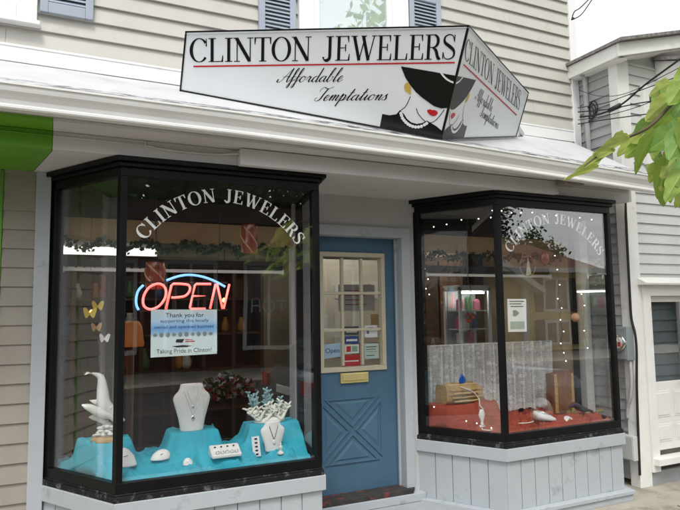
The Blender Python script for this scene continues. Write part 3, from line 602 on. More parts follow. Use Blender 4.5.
# ------------------------------------------------------------------ the wedge shaped shop sign
sg = thing('shop_sign', 'white wedge shaped jewelers sign with lady in black hat standing on the roof', 'sign', (2.4, -.55, 2.9))
B0, B1, B2 = np.array((.771, -.267, 3.111)), np.array((2.505, -.842, 2.812)), np.array((3.776, -.203, 3.144))
NR = np.array((0, -.52, 1.))/math.hypot(1, .52)
HL, HA, HR = .391, .779, .396
def panel(A, B, ha, hb, name):
    e = (B-A)/np.linalg.norm(B-A); out = np.cross(e, NR); out /= np.linalg.norm(out)
    if out[1] > 0: out = -out
    P = [A, B, B+NR*hb, A+NR*ha]
    mb = MB().prism([p-out*.012 for p in P], out*.012); o = mb.build(name, SIGNW, sg)
    eb = MB()
    loop = P+[P[0]]
    for a, b in zip(loop[:-1], loop[1:]):
        d = (b-a)/np.linalg.norm(b-a); c = (P[0]+P[2])/2; inn = c-a; inn = inn-np.dot(inn, d)*d; inn /= np.linalg.norm(inn)
        eb.obox(a+out*.0005, b-a, inn*.011, out*.004)
    eb.build('edging', SIGNK, o)
    return o, (lambda s, t, h=.002: A+e*s+NR*t+out*h)
pf, F = panel(B0, B1, HL, HA, 'front_panel'); ps, S_ = panel(B1, B2, HA, HR, 'side_panel')
m = MB().add([B0+NR*HL-(0, 0, .012), B1+NR*HA-(0, 0, .012), B2+NR*HR-(0, 0, .012)], [(0, 1, 2)]); m.add([B0+NR*HL-(0, 0, .018), B1+NR*HA-(0, 0, .018), B2+NR*HR-(0, 0, .018)], [(2, 1, 0)]); m.build('top_panel', SIGNW, sg)
m = MB().tube([np.array((3.70, -.26, 3.28)), np.array((3.98, -.06, 3.235))], .022, 10); m.build('brace', WHITE, sg, smooth=True)
HCNT = [0]
def lay(mb, quads, f):
    for q in quads:
        HCNT[0] = (HCNT[0]+1) % 40
        h = .0022+HCNT[0]*.00001
        k = len(q); mb.add([f(*p, h) for p in q], [tuple(range(k))])
ADV = {c: glyph(c)[1] for c in 'CLINTOJEWRS '}
def text_line(mb, txt, p0, p1, up0, up1, f, A=.13, B=.035):
    tot = sum(ADV[c] for c in txt); x = 0; mbs = [MB()]
    for c in txt:
        if c == ' ': mbs.append(MB())
        q, adv = glyph(c, A, B); mb = mbs[-1]
        def mp(a, b):
            t = (x+a)/tot; base = np.array(p0)*(1-t)+np.array(p1)*t; u = np.array(up0)*(1-t)+np.array(up1)*t; return tuple(base+u*b)
        lay(mb, [[mp(*pt) for pt in qq] for qq in q], f); x += adv
    return mbs
# front: letters, rule, script, portrait
for q in text_line(None, 'CLINTON JEWELERS', (.050, .200), (1.815, .549), (-.016, .150), (-.03, .160), F): q.build('lettering', SIGNK, pf)
mb = MB(); lay(mb, [[(.076, .172), (1.818, .523), (1.817, .533), (.075, .182)]], F); mb.build('red_rule', SIGNR, pf)
def script_on(mb, word, p0, p1, hgt, f, lean=(0, 1)):
    qs, tot = script_quads(word); p0, p1 = np.array(p0), np.array(p1); d = p1-p0
    for q in qs: lay(mb, [[tuple(p0+d*(a/tot)+np.array(lean)*hgt*b) for a, b in qq] for qq in q], f)
mb = MB(); script_on(mb, 'Affordable', (.655, .180), (1.075, .262), .092, F, (-.05, 1)); mb.build('script_lettering', SIGNK, pf)
mb = MB(); script_on(mb, 'Temptations', (.915, .102), (1.405, .198), .092, F, (-.05, 1)); mb.build('script_lettering', SIGNK, pf)
def fan(mb, pts, f):
    HCNT[0] = (HCNT[0]+1) % 40; h = .0022+HCNT[0]*.00001
    vs = [f(*p, h) for p in pts]
    mb.add(vs, [tuple(range(len(vs)))])
def portrait(par, f, g, k=1.):
    hat = [(1.457, .446), (1.851, .443)] if k == 1 else None
    top = [(1.457, .436), (1.60, .440), (1.74, .443), (1.846, .445)]
    under = [(1.845, .33), (1.845, .225), (1.80, .212), (1.745, .218), (1.699, .238), (1.645, .262), (1.598, .288), (1.55, .325), (1.505, .368)]
    mb = MB(); fan(mb, [g(*p) for p in top+under], f); mb.build('hat', SIGNK, par)
    mb = MB(); lay(mb, [[g(*p) for p in q] for q in ribbon(catmull([(1.735, .449), (1.765, .425), (1.80, .407), (1.845, .397)], 5), .012)], lambda s, t, h: f(s, t, h+.0006)); mb.build('hat_band', SIGNW, par)
    mb = MB(); fan(mb, [g(*p) for p in catmull([(1.508, .318), (1.516, .335), (1.535, .338), (1.555, .315), (1.566, .266), (1.548, .272), (1.525, .282), (1.512, .298)], 3, True)], f); mb.build('earring', SIGNG, par)
    mb = MB()
    for c in ([(1.626, .181), (1.645, .150), (1.674, .126), (1.712, .103), (1.745, .101), (1.770, .115), (1.788, .137), (1.81, .178), (1.822, .207)], [(1.566, .252), (1.558, .21), (1.545, .175), (1.522, .150)]):
        mb = MB(); lay(mb, [[g(*p) for p in q] for q in ribbon(catmull(c, 4), .005)], f); mb.build('face_line', SIGNK, par)
    mb = MB(); fan(mb, [g(*p) for p in catmull([(1.703, .180), (1.722, .192), (1.738, .189), (1.755, .193), (1.782, .182), (1.775, .160), (1.752, .150), (1.725, .158)], 3, True)], f); mb.build('lips', SIGNR, par)
    mb = MB(); fan(mb, [g(*p) for p in [(1.40, .006), (1.398, .100), (1.45, .100), (1.497, .116), (1.516, .150), (1.548, .128), (1.578, .098), (1.612, .080), (1.652, .076), (1.688, .088), (1.722, .112), (1.74, .104), (1.79, .088), (1.845, .060), (1.845, .006)]], f); mb.build('dress', SIGNK, par)
    mb = MB()
    for a, b in catmull([(1.527, .128), (1.545, .098), (1.575, .074), (1.61, .058), (1.65, .054), (1.69, .066), (1.722, .093)], 2):
        fan(mb, [g(a+.0115*math.cos(t), b+.0115*math.sin(t)) for t in np.linspace(0, 2*math.pi, 12, endpoint=False)], lambda s, t, h: f(s, t, h+.0006))
    mb.build('pearls', SIGNW, par)
portrait(pf, F, lambda s, t: (s, t))
for q in text_line(None, 'CLINTON JEWELERS', (.050, .562), (1.350, .236), (-.040, .140), (-.075, .165), S_, .11, .03): q.build('lettering', SIGNK, ps)
mb = MB(); lay(mb, [[(.060, .522), (1.325, .189), (1.328, .199), (.061, .532)]], S_); mb.build('red_rule', SIGNR, ps)
mb = MB(); script_on(mb, 'Affordable', (.40, .300), (.76, .212), .10, S_, (-.3, 1)); mb.build('script_lettering', SIGNK, ps)
mb = MB(); script_on(mb, 'Temptations', (.55, .180), (.98, .072), .10, S_, (-.3, 1)); mb.build('script_lettering', SIGNK, ps)
portrait(ps, S_, lambda s, t: ((1.850-s)*.80+.008, t+.0*(s-1.85)))

# ------------------------------------------------------------------ lettering on the shop windows
def arch_text(name, lab, cx, cz, R, half, hgt, y):
    txt = 'CLINTON JEWELERS'; tot = sum(ADV[c] for c in txt)+.04*len(txt); x = 0; mbs = [MB()]; i = 0
    for c in txt:
        if c == ' ': mbs.append(MB())
        mb = mbs[-1]
        q, adv = glyph(c, .17, .05)
        a = half-(x+adv/2)/tot*2*half; sc = 2*half*R/tot
        for qq in q:
            i += 1
            pts = []
            for px, pz in qq:
                lx = (px-adv/2)*sc; lz = pz*hgt
                wx_ = cx-math.sin(a)*(R+lz)+math.cos(a)*lx; wz_ = cz+math.cos(a)*(R+lz)+math.sin(a)*lx
                pts.append((wx_, y-.00001*(i % 40), wz_))
            mb.add(pts, [(0, 1, 2, 3)])
        x += adv+.04
    o = thing(name, lab, 'window lettering', (cx, y, cz+R*.6), 'arched window lettering')
    for q in mbs: q.build('word', LETTERW, o)
arch_text('window_lettering', 'white arched jewelers lettering on the window left of the blue door', 1.0, 1.725, .575, math.radians(57), .085, -.6135)
arch_text('window_lettering', 'white arched jewelers lettering on the window right of the blue door', 3.79, 1.725, .575, math.radians(57), .085, -.6135)

# ------------------------------------------------------------------ left window: neon, notice, hanging things
NR_ = emit('neon_red_glow', (1.0, .05, .032), 1.6); NB_ = emit('neon_blue_glow', (.02, .30, .85), 1.0)
ne = thing('neon_open_sign', 'lit red and blue neon OPEN sign hanging in the left window', 'neon sign', (.77, -.5, 1.6))
yN = -.50
def nt_(pts, name, mat, k=8, closed=False):
    p = catmull(pts, k, closed) if len(pts) > 2 else pts
    p = [(a, yN, b) for a, b in p]
    if closed: p.append(p[0]); p.append(p[1])
    MB().tube(p, .0075, 8).build(name, mat, ne, smooth=True)
def sk(x, z): return (x+(z-1.615)*.22, z)
zt, zb_ = 1.785, 1.628
nt_([sk(.565, zb_), sk(.52, 1.65), sk(.505, 1.705), sk(.525, 1.762), sk(.575, zt), sk(.62, 1.76), sk(.635, 1.705), sk(.612, 1.65)], 'letter', NR_, 6, True)
def poly(pts, name, mat): MB().tube([(a, yN, b) for a, b in pts], .0075, 8).build(name, mat, ne, smooth=True)
poly([sk(.655, zb_), sk(.655, zt-.01), sk(.665, zt)]+[sk(*p) for p in catmull([(.71, zt), (.76, zt-.008), (.775, 1.745), (.755, 1.71), (.70, 1.70), (.672, 1.70)], 5)], 'letter', NR_)
poly([sk(.90, zt), sk(.808, zt), sk(.80, zt-.008), sk(.80, 1.71), sk(.878, 1.71), sk(.80, 1.708), sk(.80, zb_+.008), sk(.808, zb_), sk(.90, zb_)], 'letter', NR_)
poly([sk(.93, zb_), sk(.93, zt), sk(.940, zt), sk(1.01, zb_), sk(1.018, zb_), sk(1.02, zt)], 'letter', NR_)
nt_([(.66, 1.806), (.73, 1.832), (.80, 1.842), (.88, 1.832), (.96, 1.805), (1.03, 1.768)], 'border_tube', NB_)
nt_([(.523, 1.776), (.495, 1.745), (.482, 1.70), (.484, 1.655), (.497, 1.625)], 'border_tube', NB_)
m = MB()
for x, z in ((.60, 1.70), (.72, 1.70), (.86, 1.70), (.98, 1.70)): m.box(x-.004, x+.004, yN+.012, yN+.02, 1.62, 1.80)
m.box(.50, 1.05, yN+.02, yN+.026, 1.79, 1.80); m.box(.50, 1.05, yN+.02, yN+.026, 1.615, 1.625)
m.tube(catmull([(.62, yN+.02, 1.80), (.60, yN+.03, 2.1), (.60, yN+.03, 2.42)], 5), .002, 5); m.tube(catmull([(.98, yN+.02, 1.80), (1.0, yN+.03, 2.1), (1.0, yN+.03, 2.42)], 5), .002, 5)
m.build('tube_support', INBLACK, ne)

# notice: printed paper, blue sky band fading to white
def notice_mat():
    mt = bpy.data.materials.new('printed_notice'); mt.use_nodes = True; n = mt.node_tree; b = n.nodes['Principled BSDF']; L = n.links.new
    tc = n.nodes.new('ShaderNodeTexCoord'); sp = n.nodes.new('ShaderNodeSeparateXYZ'); L(tc.outputs['Generated'], sp.inputs[0])
    r = n.nodes.new('ShaderNodeValToRGB'); e = r.color_ramp.elements; e[0].position = 0; e[0].color = (.62, .72, .72, 1); e[1].position = 1; e[1].color = (.50, .58, .58, 1)
    for p, c in ((.40, (.62, .72, .74)), (.50, (.28, .46, .68)), (.60, (.16, .36, .66)), (.75, (.42, .58, .72))):
        q = r.color_ramp.elements.new(p); q.color = c+(1,)
    L(sp.outputs['Z'], r.inputs[0]); L(r.outputs[0], b.inputs['Base Color']); b.inputs['Roughness'].default_value = .5; return mt
PAPER = pm('white_paper', (.74, .75, .74), .6, .03, 10)
yP = -.600
no = thing('window_notice', 'blue and white printed thank you notice taped under the neon sign', 'notice', (.755, yP, 1.34))
pn = MB().prism([(.556, yP, 1.343), (.953, yP, 1.349), (.952, yP, 1.622), (.555, yP, 1.626)], (0, .0015, 0)).build('paper', notice_mat(), no)
INK = pm('black_ink', (.02, .02, .025), .6, .1, 30); INKB = pm('navy_ink', (.03, .06, .22), .6, .1, 30); INKR = pm('red_ink', (.5, .03, .03), .6, .1, 30)
def print_text(par, txt, x, z, size, mat, y, name='printed_line', wmax=None):
    v, f = font_mesh(txt, size)
    sx = 1.
    if wmax:
        w = max(p[0] for p in v)-min(p[0] for p in v); sx = wmax/w
    MB().add([(x+p[0]*sx, y, z+p[1]) for p in v], f).build(name, mat, par)
print_text(no, 'Thank you for', .755, 1.578, .038, INK, yP-.001, wmax=.23)
print_text(no, 'supporting this locally', .755, 1.548, .027, INKB, yP-.001, wmax=.29)
print_text(no, 'owned and operated business!', .755, 1.512, .027, INKB, yP-.001, wmax=.36)
m = MB()
for i in range(10): 
    c = .58+.037*i; m.add([(c+.013*math.cos(t), yP-.001, 1.474+.015*math.sin(t)*(1 if i % 3 else .7)) for t in np.linspace(0, 2*math.pi, 7+i % 3, endpoint=False)], [tuple(range(7+i % 3))])
m.build('symbol_row', pm('grey_print', (.22, .24, .22), .6), no)
m = MB().prism([(.70, yP-.001, 1.428), (.74, yP-.001, 1.424), (.752, yP-.001, 1.446), (.705, yP-.001, 1.446)], (0, -.0003, 0)); m.build('logo', INK, no)
m = MB().box(.758, .815, yP-.0013, yP-.001, 1.428, 1.434); m.box(.758, .80, yP-.0013, yP-.001, 1.440, 1.444); m.build('logo', INKR, no)
m = MB().prism([(.68, yP-.001, 1.405), (.74, yP-.001, 1.410), (.80, yP-.001, 1.404), (.77, yP-.001, 1.398), (.71, yP-.001, 1.397)], (0, -.0003, 0)); m.build('logo', INK, no)
print_text(no, 'Taking Pride in Clinton!', .755, 1.365, .036, INK, yP-.001, wmax=.33)

# carved swirl lanterns hanging in the window
SWR = pm('red_brown_glaze', (.20, .045, .02), .25, .2, 8, coat=.4); SWT = pm('tan_swirl', (.42, .22, .11), .35, .1, 8)
def swirl(x, y, z0, z1, r, lab, tilt):
    t = thing('hanging_lantern', lab, 'lantern', (x, y, z0), 'swirled lanterns hanging in the left window')
    n = 24; k = 22; rings = []
    for i in range(k):
        f = i/(k-1); rr = r*(.80+.20*min(1, f*3)-.0*f)*(1-.12*max(0, f-.85)/.15); rings.append([(x+rr*math.cos(a)*(1+.035*math.cos(4*(a+f*3))), y+rr*math.sin(a)*(1+.035*math.cos(4*(a+f*3))), z0+(z1-z0)*f) for a in np.linspace(0, 2*math.pi, n, endpoint=False)])
    MB().loft(rings).build('body', SWR, t, smooth=True)
    for j in range(4):
        pts = [(x+rr*1.02*math.cos(a0), y+rr*1.02*math.sin(a0), z0+(z1-z0)*f) for f in np.linspace(.04, .90, 14) for rr, a0 in ((r*(.80+.20*min(1, f*3)), j*math.pi/2-3*f*1.0+.2),)]
        MB().tube(pts, .006, 6).build('stripe', SWT, t, smooth=True)
    MB().tube([(x, y, z1), (x, y, 2.425)], .0015, 5).build('cord', INBLACK, t)
swirl(.606, -.40, 1.752, 1.926, .060, 'red brown swirled lantern hanging over the O of the neon sign', 0)
swirl(1.222, -.40, 1.996, 2.195, .055, 'tan swirled lantern hanging under the word JEWELERS, right of the neon sign', 0)
YEL = pm('yellow_glass', (.62, .46, .03), .3, .1, 10)
bf = thing('butterfly_mobile', 'string of yellow glass butterflies hanging at the left end of the left window', 'mobile', (.24, -.2, 1.55))
MB().tube([(.24, -.2, 1.45), (.24, -.2, 2.425)], .001, 5).build('cord', INBLACK, bf)
for dx, z, s, mt in ((0, 1.61, 1, YEL), (.045, 1.655, .9, YEL), (.04, 1.52, .8, WOOD), (.09, 1.45, .8, VELVET)):
    m = MB()
    for sg_ in (-1, 1):
        w = catmull([(0, 0), (.03, .035), (.05, .03), (.045, .005), (.03, -.03), (.01, -.02)], 3, True)
        m.prism([(.24+dx+sg_*a*s*.8, -.2-abs(a)*.5*s, z+b*s) for a, b in w], (0, .002, 0))
    m.build('butterfly', mt, bf)

# ------------------------------------------------------------------ rails at the back of both windows, garland
for x0, x1, lab in ((.08, 1.63, 'white rail across the back of the left window'), (2.93, 4.36, 'white rail across the back of the right window')):
    t = thing('curtain_rail', lab, 'rail', ((x0+x1)/2, .045, 1.90), 'white rails at the back of the windows')
    MB().box(x0, x1, .035, .06, 1.892, 1.915).build('rail', RAILW, t, bev=.003)
    m = MB().box(x0+.0, x0+.012, .03, .065, 1.885, 1.922); m.build('end_cap', RAILW, t); MB().box(x1-.012, x1, .03, .065, 1.885, 1.922).build('end_cap', RAILW, t)
    MB().box(x0, x1, .061, .085, 1.925, 1.985).build('track', INBLACK, t)
LFD = leafmat('dark_garland_leaf', (.02, .03, .012), .2)
for x0, x1, lab in ((.06, 1.66, 'dark leafy garland along the tan header of the left window'), (2.90, 4.50, 'dark leafy garland along the tan header of the right window')):
    m = MB()
    for _ in range(420):
        x = random.uniform(x0, x1); z = 2.075+.022*math.sin(x*23)+random.gauss(0, .016)-(.02 if random.random() < .2 else 0); y = .03+random.uniform(-.02, .01); a = random.uniform(0, 6.3); l = random.uniform(.02, .04)
        d = np.array((math.cos(a), random.uniform(-.4, .4), math.sin(a))); e = np.array((-d[2], .3, d[0]))*.35
        c = np.array((x, y, z)); m.add([c-d*l*.5, c+e*l, c+d*l*.6, c-e*l], [(0, 1, 2, 3)])
    o = m.build('garland', LFD); tag(o, lab, 'garland', 'leafy garlands')

# ------------------------------------------------------------------ draped cloths
def drape(name, lab, mat, P, peds, z0, amp, seed, nx=240, ny=120):
    (x0, _), (x1, yf), (x2, _), (x3, _) = P
    ybk, yfr = .17, -.585
    hmax = max(pp[4] for pp in peds)
    def H(x, y):
        h = 0.
        for (cx_, cy_, hx, hy, ht, fo) in peds:
            ddx = max(abs(x-cx_)-hx, 0); ddy = max(abs(y-cy_)-hy, 0); d = math.hypot(ddx, ddy)
            ang = math.atan2(y-cy_, x-cx_)
            fo2 = fo*(1+.20*math.sin(ang*7+cx_*9)+.10*math.sin(ang*15+cx_*3))
            e_ = min(1, d/.05); e_ = 1-e_*e_*(3-2*e_)
            h = max(h, ht*(.34*e_+.66*max(0, 1-d/fo2)**1.45) if d > 0 else ht)
        flat = max(0, 1-h/.10)
        q = Vector((x*2.2+seed, y*2.2, seed)); wx_ = noise.noise(q)*.35; wy_ = noise.noise(q+Vector((7, 3, 1)))*.35
        u, v = x+wx_*.5, y+wy_*.5
        r1 = abs(noise.noise(Vector((u*5.0+v*2+seed, v*9-u*2.5, 0)))); r2 = abs(noise.noise(Vector((u*11-v*6, v*13+u*4, seed)))); r3 = noise.noise(Vector((x*26, y*26, seed)))
        fold = (max(0, 1-r1*3.6))**1.2*amp+(max(0, 1-r2*4.2))**1.1*amp*.32
        sl = .38+.62*flat if h < .985*hmax else .06
        return z0+h+(fold+.004+r3*.003)*sl
    vs, fs = [], []
    for j in range(ny+1):
        v = j/ny; y = ybk+(yfr-ybk)*v; f = min(1, max(0, -y/.64))
        xl = x0+(x1-x0)*f+.055; xr = x3+(x2-x3)*f-.055
        for i in range(nx+1):
            x = xl+(xr-xl)*i/nx; z = H(x, y)
            edge = min(1, min(i, nx-i)/4.+.1, (ny-j)/4.+.25)
            vs.append((x, y, z0+(z-z0)*edge))
    for j in range(ny):
        for i in range(nx):
            a = j*(nx+1)+i; fs.append((a, a+nx+1, a+nx+2, a+1))
    o = MB().add(vs, fs).build(name, mat, smooth=True)
    sd = o.modifiers.new('thickness', 'SOLIDIFY'); sd.thickness = .003; sd.offset = -1
    tag(o, lab, 'cloth')
    def rest(x, y, r=.03): return sum(H(x+a*r, y+b*r) for a, b in ((0, 0), (1, 0), (-1, 0), (0, 1), (0, -1)))/5-.001
    return rest
RT_ = drape('draped_cloth', 'teal cloth draped over three stands in the left window', CLOTHT, LWX, [(.335, -.27, .145, .085, .203, .22), (.875, -.27, .145, .085, .222, .24), (1.42, -.25, .165, .085, .224, .28)], .622, .040, 3.1)
RR_ = drape('draped_cloth', 'rust red cloth draped over the right window display floor', CLOTHR, RWX, [(3.20, -.05, .27, .11, .192, .19)], .622, .048, 8.4)

# ------------------------------------------------------------------ left window display pieces
def bust(x, y, z, h, w, lab, group, chain, pend, rot=0.):
    t = thing('necklace_bust', lab, 'necklace bust', (x, y, z), group)
    prof = [(0, .44, .22, 0), (.03, .45, .22, 0), (.25, .52, .21, .0), (.45, .62, .20, .0), (.60, .70, .20, .01), (.68, .73, .20, .02), (.74, .71, .21, .03), (.79, .64, .22, .045), (.84, .54, .235, .06), (.89, .48, .24, .065), (.95, .45, .24, .065), (.99, .43, .24, .065), (1.0, .38, .21, .065), (.985, .30, .16, .065)]
    rings = []
    for f, a, b, yy in prof:
        rings.append([(x+a*w*math.cos(s)*(1.), y+yy*h*.8+b*w*math.sin(s)*(.55 if math.sin(s) > 0 else 1.), z+f*h) for s in np.linspace(0, 2*math.pi, 28, endpoint=False)])
    o = MB().loft(rings).build('bust', VELVET, t, smooth=True)
    for k, (drop, hw) in enumerate(chain):
        pts = []
        for s in np.linspace(-1, 1, 21):
            zz = z+h*.86-(drop)*h*(1-abs(s)**1.15); xx = x+s*hw*w
            # y on bust surface
            f = (zz-z)/h; A_ = np.interp(f, [p[0] for p in prof], [p[1] for p in prof])*w; B_ = np.interp(f, [p[0] for p in prof], [p[2] for p in prof])*w; Y_ = np.interp(f, [p[0] for p in prof], [p[3] for p in prof])*h*.8
            q = min(.98, abs(xx-x)/A_); pts.append((xx, y+Y_-B_*math.sqrt(1-q*q)-.0012, zz))
        MB().tube(pts, .0014 if w > .14 else .0021, 5).build('chain', pend[k][1] if w > .14 else SIGNK, t)
        c = pts[10]; m = MB().ball((c[0], c[1]-.003, c[2]-.012*pend[k][0]), (.008*pend[k][0], .004, .012*pend[k][0]), 10, 6); m.tube([(c[0], c[1]-.002, c[2]+.002), (c[0], c[1]-.003, c[2]-.004)], .002, 5); m.build('pendant', pend[k][1], t, smooth=True)
    return t
PEARL = pm('pearl', (.8, .78, .74), .2, .03, 30, coat=.5)
bust(.865, -.30, .842, .300, .165, 'large white necklace bust with two silver chains on the middle teal stand', None, [(.30, .22), (.52, .33)], [(1.1, SILVER), (1.5, SILVER)])
bust(1.362, -.465, RT_(1.362, -.465, .04)-.006, .19, .115, 'small white necklace bust with dark cord and pearl in front of the coral', None, [(.46, .26)], [(1.3, PEARL)])
# dolphin sculpture
dol = thing('dolphin_sculpture', 'white figurine of leaping dolphins on a wooden base at the left', 'figurine', (.345, -.29, .823))
MB().lathe([(.085, 0), (.09, .006), (.088, .022), (.078, .030), (.07, .034)], (.345, -.29, .823), 28, sx=1.0, sy=.8).build('base', WOOD, dol, smooth=True)
CER = pm('white_ceramic', (.70, .71, .68), .3, .06, 8, coat=.3)
def dolphin(spine, rad, sc, name):
    P = catmull(spine, 6); n = len(P); rr = np.interp(np.linspace(0, 1, n), [0, .06, .12, .2, .4, .6, .8, .95, 1], [.15, .3, .62, .85, 1.0, .85, .5, .2, .14])*rad
    m = MB().tube(P, rr, 12)
    T = P[-1]-P[-4]; T /= np.linalg.norm(T); sd = np.cross(T, (0, 1, 0)); sd = np.array((0, 1., 0))
    for s in (-1, 1):   # tail flukes
        a = P[-2]; m.prism([a, a+T*rad*.5+sd*s*rad*.5+np.array((.0, 0, 0)), a+T*rad*1.2+sd*s*rad*1.5+np.cross(T, sd)*rad*.4, a+T*rad*.8+sd*s*rad*.2], np.cross(T, sd)*rad*.14)
    k = int(n*.45); t = P[k+1]-P[k]; t /= np.linalg.norm(t); up_ = np.cross(t, (0, 1, 0)); 
    if name == 'big': up_ = up_
    m.prism([P[k]+up_*rad*.8-t*rad*.6, P[k]+up_*rad*1.9+t*rad*.9, P[k]+up_*rad*.8+t*rad*.7], (0, rad*.12, 0))
    k = int(n*.28); t = P[k+1]-P[k]; t /= np.linalg.norm(t)
    for s in (-1, 1): m.prism([P[k]-np.array((0, s*rad*.6, 0)), P[k]-np.array((0, s*rad*1.3, 0))+t*rad*1.2-up_*rad*1.0, P[k]-np.array((0, s*rad*.6, 0))+t*rad*.8], up_*rad*.12)
    m.build('dolphin', CER, dol, smooth=True)
dolphin([(.255, -.31, 1.245), (.305, -.305, 1.215), (.318, -.30, 1.13), (.33, -.30, 1.05), (.39, -.295, .985), (.45, -.29, .94)][::-1], .041, 1, 'big')
dolphin([(.20, -.32, 1.06), (.255, -.325, 1.035), (.31, -.325, 1.0), (.365, -.32, .975), (.40, -.31, .93)], .027, 1, 'small')
dolphin([(.245, -.26, .975), (.30, -.27, .965), (.35, -.28, .93), (.39, -.28, .88)], .021, 1, 'small2')
m = MB()
for i in range(60):
    a = random.uniform(0, 6.3); r = random.uniform(.0, .065); z = .855+random.uniform(0, .10)*(1-r/.09); m.ball((.345+r*math.cos(a), -.29+r*.8*math.sin(a), z), (random.uniform(.010, .028), random.uniform(.008, .016), random.uniform(.006, .012)), 9, 6)
m.build('wave', CER, dol, smooth=True)
# coral
co = thing('coral_ornament', 'white and blue green coral ornament on the right teal stand', 'ornament', (1.40, -.28, .85))
COR = pm('white_coral', (.74, .74, .66), .6, .08, 15, .2, 80); CORB = pm('blue_green_coral', (.22, .38, .40), .6, .2, 15, .2, 80)
MB().lathe([(.09, 0), (.10, .01), (.08, .03), (.05, .04)], (1.40, -.28, .846), 20, sx=1.15, sy=.7).build('base', COR, co, smooth=True)
def coral_branch(mb, base, ang, lean, l):
    p = [np.array(base)]
    d = np.array((math.sin(ang)*lean, random.uniform(-.25, .25), 1.)); 
    for k in range(4): p.append(p[-1]+d/np.linalg.norm(d)*l/4); d += np.array((random.uniform(-.3, .3), random.uniform(-.2, .2), .05))
    mb.tube(catmull(p, 3), list(np.linspace(.014, .006, 13)), 7)
    for k in (2, 3, 4):
        for s in (-1, 1): 
            e = p[k]+np.array((s*random.uniform(.014, .032), random.uniform(-.02, .02), random.uniform(.01, .03))); mb.tube([p[k], (p[k]+e)/2+np.array((0, 0, .004)), e], [.008, .0075, .005], 6)
m = MB()
for i in range(20): coral_branch(m, (1.40+random.uniform(-.085, .085), -.30+random.uniform(-.03, .02), .865), random.uniform(-1.4, 1.4), 1.2, random.uniform(.07, .12))
m.build('coral', COR, co, smooth=True)
m = MB()
for i in range(10): coral_branch(m, (1.39+random.uniform(-.07, .07), -.245, .89), random.uniform(-.8, .6), .7, random.uniform(.10, .17))
m.build('coral', CORB, co, smooth=True)
# little jewellery displays on the floor
def cone_stand(x, y, z, r, h, lab, tilt=0.):
    t = thing('jewellery_stand', lab, 'jewellery stand', (x, y, z), 'small white jewellery stands')
    k = 14; rings = []
    for f, a, b in ((0, 1, 1), (.1, 1.02, 1.02), (.55, .92, .9), (.9, .5, .55), (1, .2, .25)):
        rings.append([(x+r*a*math.cos(s)+tilt*f*h, y+r*.62*b*math.sin(s)+f*h*.3, z+h*f) for s in np.linspace(0, 2*math.pi, 24, endpoint=False)])
    MB().loft(rings).build('pad', VELVET, t, smooth=True)
    m = MB()
    for q in range(3): 
        a = -1.9+q*.35; m.ball((x+r*.55*math.cos(a)+tilt*.6*h, y-r*.50+.01*q, z+h*.62), .0035, 7, 5)
    m.build('earring', SIGNK if tilt else SILVER, t, smooth=True)
cone_stand(.648, -.42, RT_(.648, -.42), .058, .055, 'teardrop white pad left of the large bust, lying on teal folds', .3)
cone_stand(.795, -.53, RT_(.795, -.53), .030, .040, 'tiny white jewellery cup lying nearest the glass on the teal cloth')
cone_stand(.452, -.46, RT_(.452, -.46), .055, .10, 'white shell shaped jewellery pad below the dolphins beside the corner post', -.2)
zt_ = RT_(1.04, -.47, .05)
t = thing('ring_tray', 'wide white wedge tray of rings and earrings on the teal cloth', 'ring tray', (1.04, -.46, zt_))
m = MB(); rings = []
for x, k in ((.945, .86), (.952, 1), (1.128, 1), (1.135, .86)): rings.append([(x, -.53+.10*k*0+(1-k)*.05, zt_), (x, -.53, zt_+.018*k), (x, -.50, zt_+.030*k), (x, -.455, zt_+.062*k), (x, -.435, zt_+.066*k), (x, -.42, zt_+.05*k), (x, -.42, zt_)])
m.loft(rings); m.build('tray', VELVET, t, bev=.004)
m = MB()
for i in range(5):
    c = (.98+i*.03, -.520, zt_+.032); m.tube([(c[0]+.011*math.cos(a), c[1]-.003*math.sin(a), c[2]+.011*math.sin(a)) for a in np.linspace(0, 6.28, 12)], .003, 5)
m.build('rings', SILVER, t, smooth=True)
m = MB()
for i in range(4): m.ball((.975+i*.04, -.470, zt_+.058), (.007, .004, .005), 7, 5)
m.build('earring', SIGNK, t, smooth=True)
zt_ = RT_(1.245, -.49, .02)
t = thing('earring_card', 'narrow white card of five earrings leaning on the teal cloth', 'earring card', (1.24, -.46, zt_))
m = MB().prism([(1.218, -.50, zt_), (1.272, -.49, zt_), (1.272, -.45, zt_+.12), (1.218, -.46, zt_+.12)], (0, .003, 0)); m.build('card', PAPER, t)
for i in range(5):
    f = .12+.19*i; MB().ball((1.245, -.4955+.04*f-.003, zt_+.12*f), (.011, .003, .006), 8, 5).build('earring', SIGNK, t, smooth=True)
zt_ = RT_(1.385, -.55, .01)
t = thing('ring_figure', 'tiny pale figurine standing in front of the small bust', 'figurine', (1.385, -.55, zt_))
MB().lathe([(.022, 0), (.022, .012), (.010, .02), (.008, .03), (.015, .042), (.012, .052), (.005, .06), (.008, .068), (.002, .076)], (1.385, -.55, zt_), 14).build('figure', CER, t, smooth=True)

